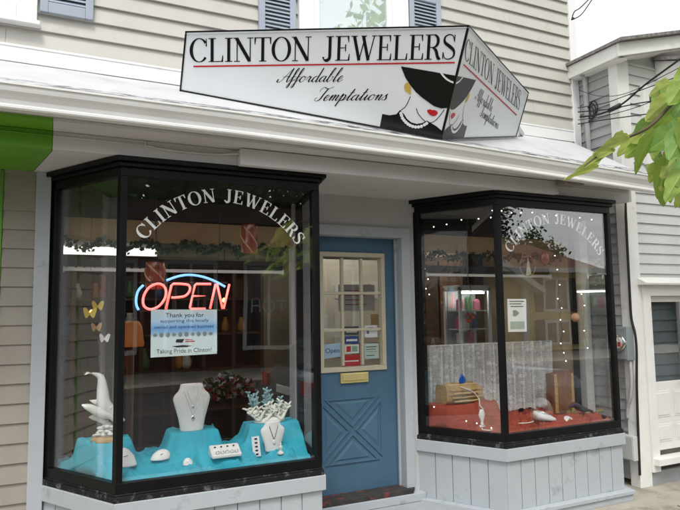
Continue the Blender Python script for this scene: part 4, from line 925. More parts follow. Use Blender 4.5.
# ------------------------------------------------------------------ right window
bx_ = thing('wooden_log_box', 'rough split wood box on the red cloth in the right window', 'box', (3.17, -.05, .818))
m = MB(); rings = []
for f in np.linspace(0, 1, 14):
    x = 2.99+.36*f; rr = []
    for s in np.linspace(0, 2*math.pi, 26, endpoint=False):
        q = 1+.10*noise.noise(Vector((math.cos(s)*2.2, math.sin(s)*2.2, f*2.4)))
        sy, sz = math.cos(s), math.sin(s); e = .55
        rr.append((x+.01*noise.noise(Vector((s*2, 3, f))), -.05+.085*q*math.copysign(abs(sy)**e, sy), .895+.078*q*math.copysign(abs(sz)**e, sz)+.012*f*-1))
    rings.append(rr)
m.loft(rings); m.build('body', WOOD, bx_, smooth=False)
for i, (x0, x1, z, w, dy) in enumerate(((3.03, 3.33, .965, .030, -.075), (3.02, 3.34, .930, .022, -.135), (3.05, 3.30, .902, .02, -.142), (3.04, 3.35, .868, .018, -.142), (3.06, 3.32, .838, .018, -.138), (3.04, 3.34, .973, .02, -.02))):
    pts = [(x0+(x1-x0)*f, -.0+dy+.006*noise.noise(Vector((f*4, i, 0))), z+.006*noise.noise(Vector((f*5, i, 2)))) for f in np.linspace(0, 1, 9)]
    MB().tube(pts, [w*.35+.004*random.random() for _ in range(9)], 7).build('bark_strip', WOOD if i % 2 else pm('pale_wood', (.52, .36, .17), .6, .2, 6, .2, 30), bx_)
BLUE = pm('blue_glass', (.01, .10, .48), .15, .15, 10, coat=.5)
t = thing('blue_butterfly', 'bright blue ornament standing on top of the wooden box', 'ornament', (3.19, -.07, .975))
m = MB().loft([[(3.19+r*math.cos(s)+.004*f, -.07+r*.5*math.sin(s), .968+.085*f) for s in np.linspace(0, 2*math.pi, 14, endpoint=False)] for f, r in ((0, .016), (.15, .026), (.4, .030), (.65, .022), (.85, .013), (1, .004))]); m.build('body', BLUE, t, smooth=True)
for s in (-1, 1): MB().prism([(3.19, -.088, .99), (3.19+s*.034, -.085, .985), (3.19+s*.028, -.083, 1.02), (3.19+s*.006, -.088, 1.04)], (0, .004, 0)).build('wing', BLUE, t)
t = thing('wood_block', 'tall upright block of bark edged wood at the right of the red cloth', 'wood block', (4.215, -.15, .66))
m = MB(); rings = []
for f in np.linspace(0, 1, 16):
    rings.append([(4.215+(.115+.012*noise.noise(Vector((sx, f*3, 1))))*sx, -.15+.05*sy+.008*noise.noise(Vector((sx*2, f*4, 5))), .66+.36*f+.01*sx*(f > .9)) for sx, sy in ((-1, -1), (-.5, -1.1), (0, -1.12), (.5, -1.1), (1, -1), (1, 1), (-1, 1))])
m.loft(rings); m.build('block', WOODD, t)
MB().prism([(4.10, -.207, .67), (4.135, -.209, .67), (4.128, -.209, 1.01), (4.10, -.207, 1.012)], (0, .006, 0)).build('bark_edge', WOOD, t)
MB().prism([(4.295, -.207, .67), (4.33, -.206, .67), (4.33, -.206, 1.015), (4.305, -.208, 1.012)], (0, .006, 0)).build('bark_edge', WOOD, t)
FEA = pm('dark_feather', (.05, .035, .045), .6, .3, 10); OLV = pm('olive_leaf_ornament', (.20, .19, .05), .5, .3, 8)
t = thing('bird_figurine', 'dark bird figurine among olive leaves in front of the wood block', 'figurine', (4.26, -.33, .66))
MB().loft([[(x+.0, -.33+r*.8*math.sin(s), z+r*math.cos(s)) for s in np.linspace(0, 2*math.pi, 12, endpoint=False)] for x, z, r in ((4.13, .735, .004), (4.16, .745, .016), (4.19, .755, .024), (4.23, .735, .034), (4.29, .71, .03), (4.36, .69, .016), (4.42, .68, .006))]).build('bird', FEA, t, smooth=True)
m = MB()
for i in range(9):
    x = random.uniform(4.05, 4.42); l = random.uniform(.05, .09); a = random.uniform(-.6, .6); c = np.array((x, -.36+random.uniform(-.05, .05), .672+random.uniform(0, .02))); d = np.array((math.cos(a), math.sin(a)*.6, random.uniform(0, .35))); e = np.cross(d, (0, -.3, 1)); m.add([c, c+d*l*.5+e*l*.2, c+d*l, c+d*l*.5-e*l*.2], [(0, 1, 2, 3)]); m.add([q+np.array((0, 0, -.002)) for q in (c, c+d*l*.5-e*l*.2, c+d*l, c+d*l*.5+e*l*.2)], [(0, 1, 2, 3)])
m.build('leaves', OLV, t)
t = thing('necklace_pad', 'white teardrop necklace pad with silver collar lying on the red cloth', 'necklace pad', (3.80, -.42, .66))
def pad_ring(sc, z): 
    out = []
    for s in np.linspace(0, 2*math.pi, 28, endpoint=False):
        c, s_ = math.cos(s), math.sin(s); L_ = .11*(c if c > 0 else c*.7); w_ = .065*s_*(1-.35*max(0, c)) 
        dx, dy = math.cos(-.62), math.sin(-.62); lx, ly = L_*sc, w_*sc; X = 3.76+dx*lx-dy*ly; Y = -.40+dy*lx+dx*ly
        out.append((X, Y, z+.035*(-lx/.11)*(1 if z > .66 else .3)+.03))
    return out
MB().loft([pad_ring(.97, .645), pad_ring(1.02, .67), pad_ring(.94, .69), pad_ring(.6, .70)]).build('pad', VELVET, t, smooth=True)
r = pad_ring(.62, .703); MB().tube(r+[r[0]], .0028, 6).build('necklace', SILVER, t, smooth=True)
t = thing('brooch_card', 'small oval white brooch card right of the necklace pad', 'brooch card', (3.95, -.50, .66))
MB().loft([[(3.95+.045*a*math.cos(s), -.50+.03*a*math.sin(s)+d, .665+.03*a*math.sin(s)+h) for s in np.linspace(0, 2*math.pi, 20, endpoint=False)] for a, d, h in ((.97, .003, 0), (1, 0, .004), (.9, -.003, .008))]).build('card', VELVET, t, smooth=True)
MB().ball((3.955, -.508, .677), (.012, .004, .009), 9, 6).build('brooch', pm('peach_stone', (.55, .28, .15), .3), t, smooth=True)
t = thing('necklace_stand', 'small ivory necklace stand beside the corner post on the red cloth', 'necklace stand', (3.17, -.30, .66))
MB().loft([[(3.16+a*math.cos(s)+k, -.36+.014*math.sin(s), z) for s in np.linspace(0, 2*math.pi, 14, endpoint=False)] for z, a, k in ((.66, .03, 0), (.672, .03, 0), (.68, .012, 0), (.71, .010, 0), (.73, .022, 0), (.76, .032, .0), (.785, .022, .0), (.80, .012, 0))]).build('stand', VELVET, t, smooth=True)
m = MB().tube(catmull([(3.13, -.40, .665), (3.10, -.44, .662), (3.13, -.49, .66), (3.19, -.47, .662), (3.2, -.42, .664)], 6), .004, 6); m.build('beads', PEARL, t, smooth=True)
o = MB().tube(catmull([(3.12, -.14, .96), (3.20, -.155, .93), (3.25, -.16, .90), (3.285, -.17, .85), (3.28, -.19, .80), (3.30, -.21, .77)], 8), .004, 6).build('bead_necklace', PEARL, smooth=True); tag(o, 'ivory bead necklace trailing from the wooden box down the red cloth', 'necklace')
o = MB().tube(catmull([(3.48, -.42, .672), (3.52, -.45, .674), (3.58, -.455, .676), (3.63, -.43, .675), (3.645, -.40, .672)], 8), .005, 6).build('bracelet', PEARL, smooth=True); tag(o, 'curved ivory bracelet lying on the red cloth left of the necklace pad', 'bracelet')
# lace curtain
def lace():
    mt = bpy.data.materials.new('white_lace'); mt.use_nodes = True; n = mt.node_tree; b = n.nodes['Principled BSDF']; L = n.links.new
    b.inputs['Base Color'].default_value = (.8, .8, .79, 1); b.inputs['Roughness'].default_value = .9
    tc = n.nodes.new('ShaderNodeTexCoord'); mp = n.nodes.new('ShaderNodeMapping'); mp.inputs['Scale'].default_value = (1, .1, 1); L(tc.outputs['Object'], mp.inputs[0])
    v = n.nodes.new('ShaderNodeTexVoronoi'); v.inputs['Scale'].default_value = 120; L(mp.outputs[0], v.inputs[0])
    ns = n.nodes.new('ShaderNodeTexVoronoi'); ns.inputs['Scale'].default_value = 17; ns.inputs['Randomness'].default_value = .6; L(mp.outputs[0], ns.inputs[0])
    sp = n.nodes.new('ShaderNodeSeparateXYZ'); L(tc.outputs['Generated'], sp.inputs[0])
    def mth(op, a, b_=None, c=None):
        q = n.nodes.new('ShaderNodeMath'); q.operation = op
        for k, x in enumerate((a, b_, c)):
            if x is None: continue
            if isinstance(x, (int, float)): q.inputs[k].default_value = x
            else: L(x, q.inputs[k])
        return q.outputs[0]
    border = mth('GREATER_THAN', mth('ABSOLUTE', mth('SUBTRACT', sp.outputs['Z'], .5)), .40)
    holes = mth('MULTIPLY', mth('LESS_THAN', v.outputs['Distance'], .40), .30)
    flower = mth('MULTIPLY', mth('LESS_THAN', ns.outputs['Distance'], .34), .26)
    base = mth('ADD', mth('MULTIPLY_ADD', border, .18, .68), flower)
    al = mth('SUBTRACT', base, holes)
    q = n.nodes.new('ShaderNodeClamp'); L(al, q.inputs[0]); L(q.outputs[0], b.inputs['Alpha']); return mt
t = thing('lace_curtain', 'white gathered lace cafe curtain behind the right window display', 'curtain', (3.65, .12, .66))
nx, nz = 520, 24; vs = []; fs = []
for j in range(nz+1):
    z = 1.285-.63*j/nz
    for i in range(nx+1):
        x = 2.93+1.50*i/nx; g = (x-2.93)/.115; ph = g*2*math.pi
        x += .034*math.sin(ph)*(1-.1*math.sin(j*.3+g)); y = .12+.034*math.cos(ph)*(1-.15*j/nz)+.006*math.sin(ph*.37+j*.25)
        zz = z+(.008*abs(math.sin(ph/2)) if j == 0 else 0)
        if j == nz: zz += .022*abs(math.sin(x*34))
        vs.append((x, y, zz))
for j in range(nz):
    for i in range(nx): a = j*(nx+1)+i; fs.append((a, a+nx+1, a+nx+2, a+1))
o = MB().add(vs, fs).build('lace', lace(), t, smooth=True)
MB().tube([(2.90, .12, 1.288), (4.46, .12, 1.288)], .006, 8).build('rod', RAILW, t, smooth=True)
# flyer on the glass, hanging ornaments, string lights
t = thing('window_flyer', 'white paper flyer taped inside the right window above the lace', 'flyer', (3.345, -.60, 1.42))
MB().prism([(3.252, -.605, 1.42), (3.44, -.605, 1.418), (3.447, -.605, 1.676), (3.255, -.605, 1.678)], (0, .0015, 0)).build('paper', PAPER, t)
m = MB(); 
for z, a, b in ((1.655, .02, .17), (1.635, .02, .14), (1.615, .03, .16)): m.box(3.255+a, 3.255+b, -.6062, -.6058, z, z+.006)
m.build('printed_lines', INK, t); m = MB().box(3.275, 3.42, -.6062, -.6058, 1.44, 1.50); m.build('printed_block', pm('green_grey_print', (.35, .42, .36), .6), t)
m = MB().add([(3.33+.03*math.cos(s)*(1+.3*math.cos(3*s)), -.606, 1.565+.025*math.sin(s)) for s in np.linspace(0, 6.28, 16, endpoint=False)], [tuple(range(16))]); m.build('printed_emblem', pm('grey_print', (.2, .2, .2), .6), t)
t = thing('ring_mobile', 'hanging wire ring with a small sail shape in the right window', 'mobile', (3.62, -.45, 2.0))
MB().tube([(3.62+.085*math.cos(s), -.45, 1.955+.085*math.sin(s)) for s in np.linspace(0, 2*math.pi, 32)], .0035, 6).build('ring', pm('copper_wire', (.45, .25, .12), .35, metal=.6), t, smooth=True)
MB().prism([(3.60, -.45, 1.88), (3.66, -.45, 1.885), (3.628, -.45, 2.03)], (0, .003, 0)).build('sail', LITE, t); MB().tube([(3.62, -.45, 2.04), (3.62, -.45, 2.425)], .001, 5).build('cord', INBLACK, t)
t = thing('red_ornament', 'red brown glazed ornament hanging near the lettering of the right window', 'ornament', (3.86, -.4, 2.0))
MB().loft([[(3.86+r*math.cos(s), -.4+r*.6*math.sin(s), z) for s in np.linspace(0, 2*math.pi, 16, endpoint=False)] for z, r in ((1.97, .006), (1.985, .035), (2.02, .05), (2.06, .045), (2.09, .02), (2.10, .005))]).build('bead', SWR, t, smooth=True); MB().tube([(3.86, -.4, 2.10), (3.86, -.4, 2.425)], .001, 5).build('cord', INBLACK, t)
t = thing('wooden_ball', 'peach wooden ball hanging at the right end of the right window', 'ornament', (4.24, -.35, 1.45))
MB().ball((4.24, -.35, 1.515), (.038, .038, .04), 16, 10).build('ball', pm('peach_wood', (.50, .27, .15), .5, .1, 8), t, smooth=True); MB().tube([(4.24, -.35, 1.55), (4.24, -.35, 2.425)], .001, 5).build('cord', INBLACK, t)
t = thing('hanging_vine', 'thin vine with dark red flower hanging behind the left pane of the right window', 'ornament', (3.24, .02, 1.3))
MB().tube(catmull([(3.27, -.12, 2.42), (3.25, -.12, 1.9), (3.28, -.12, 1.75), (3.23, -.12, 1.6), (3.27, -.12, 1.5), (3.24, -.12, 1.35)], 8), .003, 5).build('stem', FEA, t)
m = MB()
for i in range(9): a = random.uniform(0, 6.3); m.ball((3.25+.03*math.cos(a), -.12+random.uniform(-.02, .02), 1.53+.03*math.sin(a)), (.016, .01, .014), 7, 5)
m.build('flower', pm('dried_red_flower', (.25, .04, .02), .7), t, smooth=True)
BULB = emit('fairy_light', (1.0, .96, .88), 1.6)
sl_ = thing('string_lights', 'string of small white fairy lights edging the right window', 'string lights', (3.6, -.5, .65))
def onleft(s, z): return (2.786+.05+(3.157-2.786)*s+.02, -.64*s+.03, z)
bulbs = [onleft(s, z) for s, z in ((.06, 2.34), (.06, 2.27), (.20, 2.30), (.36, 2.31), (.54, 2.335), (.74, 2.33), (.90, 2.385), (.88, 2.33), (.05, 2.06), (.07, 1.95), (.11, 1.86), (.08, 1.78), (.12, 1.73), (.05, 1.64), (.05, 1.53), (.06, 1.44), (.05, 1.36), (.04, 1.22), (.14, .80), (.30, .77), (.52, .71), (.64, .70), (.80, .675))]
bulbs += [(x, -.585, z) for x, z in ((3.25, 2.38), (3.35, 2.37), (3.45, 2.375), (3.57, 2.385), (3.70, 2.36), (3.83, 2.375), (3.97, 2.36), (4.10, 2.37), (4.24, 2.36))]
bulbs += [(x, -.45, z) for x, z in ((3.93, 2.05), (3.95, 1.93), (3.97, 1.80), (3.94, 1.68), (3.98, 1.60), (3.96, 1.50), (3.99, 1.40), (3.95, 1.30), (3.98, 1.22), (4.00, 1.15), (4.22, 1.72), (4.25, 1.62), (4.23, 1.40), (4.26, 1.25))]
for b in bulbs: MB().ball(b, .0055, 8, 6).build('bulb', BULB, sl_, smooth=True)
m = MB()
for grp in (bulbs[:8], bulbs[8:18], bulbs[18:23], bulbs[23:32], bulbs[32:42], bulbs[42:]): m.tube([(b[0], b[1]+.006, b[2]) for b in grp], .0015, 5)
m.build('wire', INBLACK, sl_)

# ------------------------------------------------------------------ door stickers and cards
def card(lab, pts, mat, bars=(), y=.126, cat='card', name='door_card', txt=None):
    t = thing(name, lab, cat, (pts[0][0], y, pts[0][1]), 'cards behind the door glass')
    MB().prism([(a, y, b) for a, b in pts], (0, .0015, 0)).build('card', mat, t)
    for k, (x0, x1, z0, z1, mt) in enumerate(bars): MB().box(x0, x1, y-.0012, y-.0008, z0, z1).build('print_block', mt, t)
    if txt: print_text(t, txt[0], txt[1], txt[2], txt[3], txt[4], y-.001)
CYB = pm('pale_blue_card', (.42, .58, .70), .6, .05, 6); RED = pm('red_card', (.50, .025, .03), .5, .05, 6); GRNP = pm('pale_green_print', (.25, .42, .33), .6); 
card('tilted pale blue card reading Open in the lower left door pane', [(1.995, 1.22), (2.145, 1.235), (2.15, 1.345), (1.99, 1.335)], CYB, (), txt=('Open', 2.075, 1.268, .055, INKB))
card('red card at the bottom of the middle door pane', [(2.165, 1.155), (2.325, 1.155), (2.325, 1.245), (2.165, 1.245)], RED, ((2.18, 2.31, 1.19, 1.20, PAPER),))
card('small black and white sticker topmost in the middle door pane', [(2.185, 1.405), (2.315, 1.405), (2.315, 1.475), (2.185, 1.475)], INK, ((2.20, 2.30, 1.425, 1.455, PAPER),))
card('dark sticker second from the top in the middle door pane', [(2.185, 1.335), (2.315, 1.335), (2.315, 1.398), (2.185, 1.398)], INKB, ((2.20, 2.30, 1.355, 1.372, PAPER),))
card('green and red sticker third from the top in the middle door pane', [(2.185, 1.255), (2.315, 1.255), (2.315, 1.328), (2.185, 1.328)], PAPER, ((2.20, 2.24, 1.27, 1.315, RED), (2.25, 2.30, 1.27, 1.315, GRNP)))
card('white card with a blue arc in the lower right door pane', [(2.37, 1.38), (2.49, 1.38), (2.49, 1.48), (2.37, 1.48)], PAPER, ((2.39, 2.41, 1.41, 1.46, INKB), (2.41, 2.45, 1.455, 1.463, INKB)))
card('pale printed notice under the white card in the lower right door pane', [(2.365, 1.205), (2.50, 1.205), (2.50, 1.33), (2.365, 1.33)], pm('pale_green_paper', (.55, .66, .62), .6), ((2.38, 2.48, 1.30, 1.306, INK), (2.38, 2.47, 1.28, 1.285, INK), (2.38, 2.48, 1.262, 1.267, GRNP), (2.38, 2.46, 1.23, 1.235, INK)))
t = thing('hanging_notice', 'white notice with red lines hanging deep inside the shop seen through the middle door panes', 'notice', (2.75, 1.0, 1.55))
MB().box(2.55, 2.95, 1.0, 1.004, 1.60, 1.86).build('paper', PAPER, t)
m = MB()
for k in range(4): m.box(2.62, 2.85-.05*(k % 2), .998, .9985, 1.66+.045*k, 1.668+.045*k)
m.build('printed_lines', RED, t)

# ------------------------------------------------------------------ shop interior furniture
FLUO = emit('fluorescent_tube', (1.0, .95, .82), 6.5); WARM = emit('warm_bulb', (1.0, .5, .15), 2.5)
fl = [(.55, 1.3, 'nearest to the left window'), (.6, 3.2, 'at the back left of the shop'), (2.5, 1.5, 'behind the blue door'), (2.6, 3.6, 'at the back middle of the shop'), (3.9, 2.2, 'behind the right window'), (3.7, 2.95, 'in front of the pale notice board')]
for x, y, lab in fl:
    t = thing('ceiling_light', 'long white fluorescent ceiling light '+lab, 'ceiling light', (x, y, 2.7), 'fluorescent ceiling lights in the shop')
    MB().box(x-.6, x+.6, y-.08, y+.08, 2.70, 2.739).build('housing', WHITE, t, bev=.005); 
    for dy in (-.04, .04): MB().tube([(x-.58, y+dy, 2.685), (x+.58, y+dy, 2.685)], .013, 8).build('tube', FLUO, t, smooth=True)
t = thing('strip_light', 'bright white strip light behind the garland at the left of the left window', 'strip light', (.36, .75, 2.0))
MB().box(-.05, .80, .76, .80, 1.96, 2.20).build('housing', WHITE, t)
MB().box(-.04, .79, .752, .758, 2.07, 2.13).build('diffuser', emit('lit_diffuser', (1, .98, .92), .8), t)
MB().box(-.04, .60, .752, .758, 1.985, 2.03).build('diffuser', emit('lit_diffuser_dim', (1, .97, .88), .55), t)
m = MB()
for i in range(12): x = -.03+.07*i+random.uniform(-.015, .015); m.box(x, x+random.uniform(.006, .018), .735, .75, 1.96, 2.05)
m.box(-.05, .80, .735, .75, 2.03, 2.065); m.build('valance', INWOOD, t)
# wall shelving
for x0, x1, y, lab in ((-.1, 2.3, 2.6, 'behind the left window'), (.0, 1.2, 4.9, 'at the back left of the shop')):
    t = thing('shelf_unit', 'dark brown wooden wall shelving '+lab, 'shelves', ((x0+x1)/2, y, .165), 'dark brown shelving in the shop')
    MB().box(x0, x1, y+.33, y+.36, .165, 2.2).build('back_panel', INWOOD, t)
    k = 7 if x1 > 2 else 4
    for i in range(k+1): xx = x0+(x1-x0)*i/k; MB().box(xx-.02, xx+.02, y, y+.328, .165, 2.2).build('upright', INWOOD, t)
    for z in (.5, .95, 1.35, 1.75, 2.16): 
        for i in range(k): a = x0+(x1-x0)*i/k+.022; b = x0+(x1-x0)*(i+1)/k-.022; MB().box(a, b, y+.02, y+.328, z, z+.025).build('shelf', INWOOD, t)
t = thing('wall_cabinet', 'tall dark brown wooden cabinets along the right wall inside the shop', 'cabinet', (4.45, 2.3, .165))
MB().box(4.34, 4.59, 1.35, 2.9, .165, 2.25).build('carcass', INWOOD, t)
for k in range(3):
    y0 = 1.38+.5*k
    for z0, z1 in ((.2, .95), (1.0, 2.2)): MB().box(4.322, 4.338, y0, y0+.46, z0, z1).build('door', INWOOD if k % 2 else WOODD, t, bev=.004)
t = thing('notice_board', 'pale freestanding notice board of small pictures seen through the blue door panes', 'notice board', (4.0, 3.6, .165))
MB().box(3.3, 4.58, 3.6, 3.64, .165, 2.35).build('panel', pm('pale_panel', (.66, .62, .54), .7, .06, 2), t)
for k in range(12):
    x0, z0 = 3.42+.29*(k % 4)+random.uniform(-.03, .03), .95+.42*(k//4)+random.uniform(-.03, .03); MB().box(x0, x0+random.uniform(.12, .2), 3.585, 3.598, z0, z0+random.uniform(.16, .3)).build('picture', [RAILW, PAPER, INTAN, WOOD, PAPER][k % 5], t)
VCOL = [pm('stock_%s' % n_, c, .5, .15, 8) for n_, c in (('red', (.35, .03, .02)), ('amber', (.5, .22, .04)), ('white', (.6, .6, .56)), ('green', (.06, .16, .06)), ('blue', (.06, .12, .3)))]
stk = [(x0+.1+random.random()*(x1-x0-.2), y, z) for x0, x1, y in ((-.1, 2.3, 2.6), (.0, 1.2, 4.9)) for z in (.975, 1.375, 1.775) for _ in range(6)]
CN = ['red', 'amber', 'white', 'green', 'blue']
for i, (x, y, z) in enumerate(stk):
    s = random.uniform(.7, 1.3)
    o = MB().lathe([(.04*s, 0), (.055*s, .03), (.06*s, .08*s), (.035*s, .15*s), (.025*s, .18*s), (.03*s, .2*s)], (x, y+.16, z), 14).build('vase', VCOL[i % 5], smooth=True)
    tag(o, 'small %s vase on the dark shelving inside the shop' % CN[i % 5], 'vase', 'vases on the shop shelving')
# lit cabinet behind the right window
t = thing('display_cabinet', 'white framed glass display cabinet standing behind the lace curtain', 'display cabinet', (4.16, 1.05, .165))
m = MB()
for x in (3.95, 4.34): 
    for y in (.95, 1.22): m.box(x, x+.03, y, y+.03, .165, 1.84)
m.box(3.95, 4.37, .95, 1.25, 1.80, 1.86); m.box(3.95, 4.37, .95, 1.25, .165, .9); m.box(3.95, 4.37, .945, .98, 1.20, 1.24)
m.build('frame', pm('cabinet_white', (.74, .79, .81), .4), t, bev=.003)
MB().box(3.98, 4.34, .956, .96, .9, 1.80).build('pane', GLASSD, t)
for z in (1.38, 1.58): MB().box(3.985, 4.335, .985, 1.215, z, z+.012).build('shelf', pm('cabinet_shelf', (.6, .68, .7), .3), t)
MB().box(3.985, 4.335, 1.218, 1.222, .9, 1.80).build('back_panel', pm('cabinet_back', (.5, .58, .62), .5), t)
MB().box(4.0, 4.32, 1.0, 1.02, 1.77, 1.79).build('lamp_strip', FLUO, t)
PINK = pm('pink_box', (.55, .16, .25), .5, .1, 8)
for i, (x, z, h, mt) in enumerate(((4.03, 1.392, .12, PINK), (4.12, 1.392, .09, VCOL[2]), (4.22, 1.392, .14, VCOL[4]), (4.05, 1.592, .11, PINK), (4.16, 1.592, .13, VCOL[3]), (4.27, 1.592, .1, PINK), (4.04, 1.24, .1, VCOL[2]), (4.17, 1.24, .11, PINK))):
    o = MB().prism([(x-.03, 1.05, z), (x+.03, 1.05, z), (x+.026, 1.05, z+h), (x, 1.05, z+h+.02), (x-.026, 1.05, z+h)], (0, .06, 0)).build('trinket_box', mt); tag(o, 'small gift box with peaked lid inside the white display cabinet', 'gift box', 'gift boxes in the display cabinet')
# warm lamps
for x, y, z, lab in ((.32, .9, 1.62, 'small warm lamp glowing behind the dolphins'), (1.50, 1.3, 1.72, 'small warm bulb glowing right of the neon sign')):
    t = thing('warm_lamp', lab, 'lamp', (x, y, z)); MB().ball((x, y, z), .022, 10, 8).build('bulb', WARM, t, smooth=True); MB().tube([(x, y, z+.02), (x, y, 2.74)], .004, 6).build('cord', INBLACK, t)
AMB = pm('amber_glass', (.55, .20, .03), .3, .2, 8)
t = thing('amber_lamp', 'amber glass table lamp glowing behind the left corner post', 'lamp', (.60, .75, .165))
MB().lathe([(.12, 0), (.12, .02), (.03, .04), (.03, 1.18)], (.60, .75, .165), 16).build('stand', INWOOD, t, smooth=True)
am = emit('lit_amber_shade', (.9, .26, .04), .07); am.node_tree.nodes['Principled BSDF'].inputs['Base Color'].default_value = (.12, .04, .01, 1); MB().lathe([(.10, 0), (.105, .02), (.085, .16), (.06, .2)], (.60, .75, 1.345), 20).build('lamp_shade', am, t, smooth=True)

# ------------------------------------------------------------------ across the street (seen mirrored in the glass)
BRICK = pm('dark_red_shopfront', (.045, .02, .016), .8, .2, 4, .3, 30); DKGLASS = pm('dark_window', (.02, .022, .025), .08, .2, 3); TRIMG = pm('grey_white_trim', (.55, .55, .52), .6, .06, 5)
b1 = thing('red_shopfront', 'dark red shopfront with tall white framed windows across the street', 'shopfront', (3.5, -14.5, 0))
m = MB().box(-4, 9.8, -20, -14.4, 0, 4.6); m.box(-4.1, 9.9, -14.4, -14.2, 4.2, 4.75); m.build('wall', BRICK, b1)
for x0, x1 in ((-3.4, -1.6), (-1.1, .6), (1.0, 2.2), (2.9, 4.4), (5.2, 6.8), (7.4, 9.6)):
    fm = MB(); fm.box(x0, x0+.1, -14.4, -14.33, .6, 3.1); fm.box(x1-.1, x1, -14.4, -14.33, .6, 3.1); fm.box(x0, x1, -14.4, -14.34, 3.0, 3.12); fm.box(x0, x1, -14.4, -14.34, .5, .62); fm.box((x0+x1)/2-.04, (x0+x1)/2+.04, -14.4, -14.345, .62, 3.0)
    w = fm.build('window', TRIMG, b1); MB().box(x0+.1, x1-.1, -14.398, -14.37, .62, 3.0).build('pane', DKGLASS, w)
m = MB().prism([(-4, -14.4, 3.6), (-4, -13.2, 3.1), (-4, -13.2, 3.04), (-4, -14.4, 3.5)], (14.5, 0, 0)); m.build('awning', pm('dark_green_awning', (.03, .06, .04), .8), b1)
t = MB(); v, f = font_mesh('TOH', .55); t.add([(5.6-p[0]*-1, -14.36, 1.7+p[1]) for p in v], f)
t = MB().add([(5.95-p[0], -14.33, 1.6+p[1]) for p in v], [q[::-1] for q in f]); t.build('window_lettering', pm('pale_blue_vinyl', (.35, .45, .5), .5), b1)
b3 = thing('unseen_brick_blocker', 'added dark brick building out of view to the left, hiding bright sky from the panes', 'building', (-9, 2, 0))  # unseen building added to keep bright sky out of the window reflections
m = MB().box(-13, -5.5, -2.6, 6, 0, 6.5); m.build('wall', BRICK, b3); m = MB().box(-13.1, -5.4, -2.7, 6.1, 6.5, 6.8); m.build('cornice', INBLACK, b3)
for y0 in (-1.9, .2, 2.3): MB().box(-5.5, -5.46, y0, y0+1.2, 1.0, 2.8).build('window', DKGLASS, b3)
b2 = thing('yellow_house', 'yellow clapboard house with brown roof and dark shutters across the street', 'house', (22, -15, 0))
YEL2 = pm('yellow_clapboard', (.58, .44, .16), .6, .06, 4); BRN = pm('brown_roof', (.17, .075, .05), .9, .2, 10, .4, 30)
m = siding(MB(), 0, 1, 0, .01, 0, .12)
m = MB()
z = 0
while z < 3.1: m.prism([(12, -14.6, z), (12, -14.57, z), (12, -14.6, z+.12)], (7.3, 0, 0)); z += .12
m.box(12, 19.3, -22, -14.6, 0, 3.15); m.build('wall', YEL2, b2)
m = MB().prism([(11.4, -14.0, 3.05), (11.4, -18.3, 4.5), (11.4, -22.6, 3.05)], (8.4, 0, 0)); m.build('roof', BRN, b2)
m = MB().box(11.4, 19.8, -14.02, -13.9, 2.92, 3.10); m.box(15.9, 16.15, -14.58, -14.4, 0, 2.9); m.build('fascia', TRIMG, b2)
for x in (13.2, 17.0):
    for z0, z1 in ((1.45, 2.75), (.2, 1.15)):
        fm = MB(); fm.box(x, x+1.3, -14.57, -14.5, z0, z0+.1); fm.box(x, x+1.3, -14.57, -14.5, z1-.1, z1); fm.box(x, x+.1, -14.57, -14.5, z0+.1, z1-.1); fm.box(x+1.2, x+1.3, -14.57, -14.5, z0+.1, z1-.1); fm.box(x+.6, x+.7, -14.57, -14.5, z0+.1, z1-.1)
        w = fm.build('window', TRIMG, b2); MB().box(x+.1, x+1.2, -14.568, -14.53, z0+.1, z1-.1).build('pane', DKGLASS, w)
        for xs_ in (x-.42, x+1.32): MB().box(xs_, xs_+.4, -14.568, -14.51, z0, z1).build('shutter', INBLACK, b2)
m = MB().prism([(13.4, -13.85, 4.0), (16.5, -13.85, 2.35), (16.5, -13.85, 2.1), (13.4, -13.85, 3.75)], (0, -.5, 0)); m.build('porch_rake', TRIMG, b2)

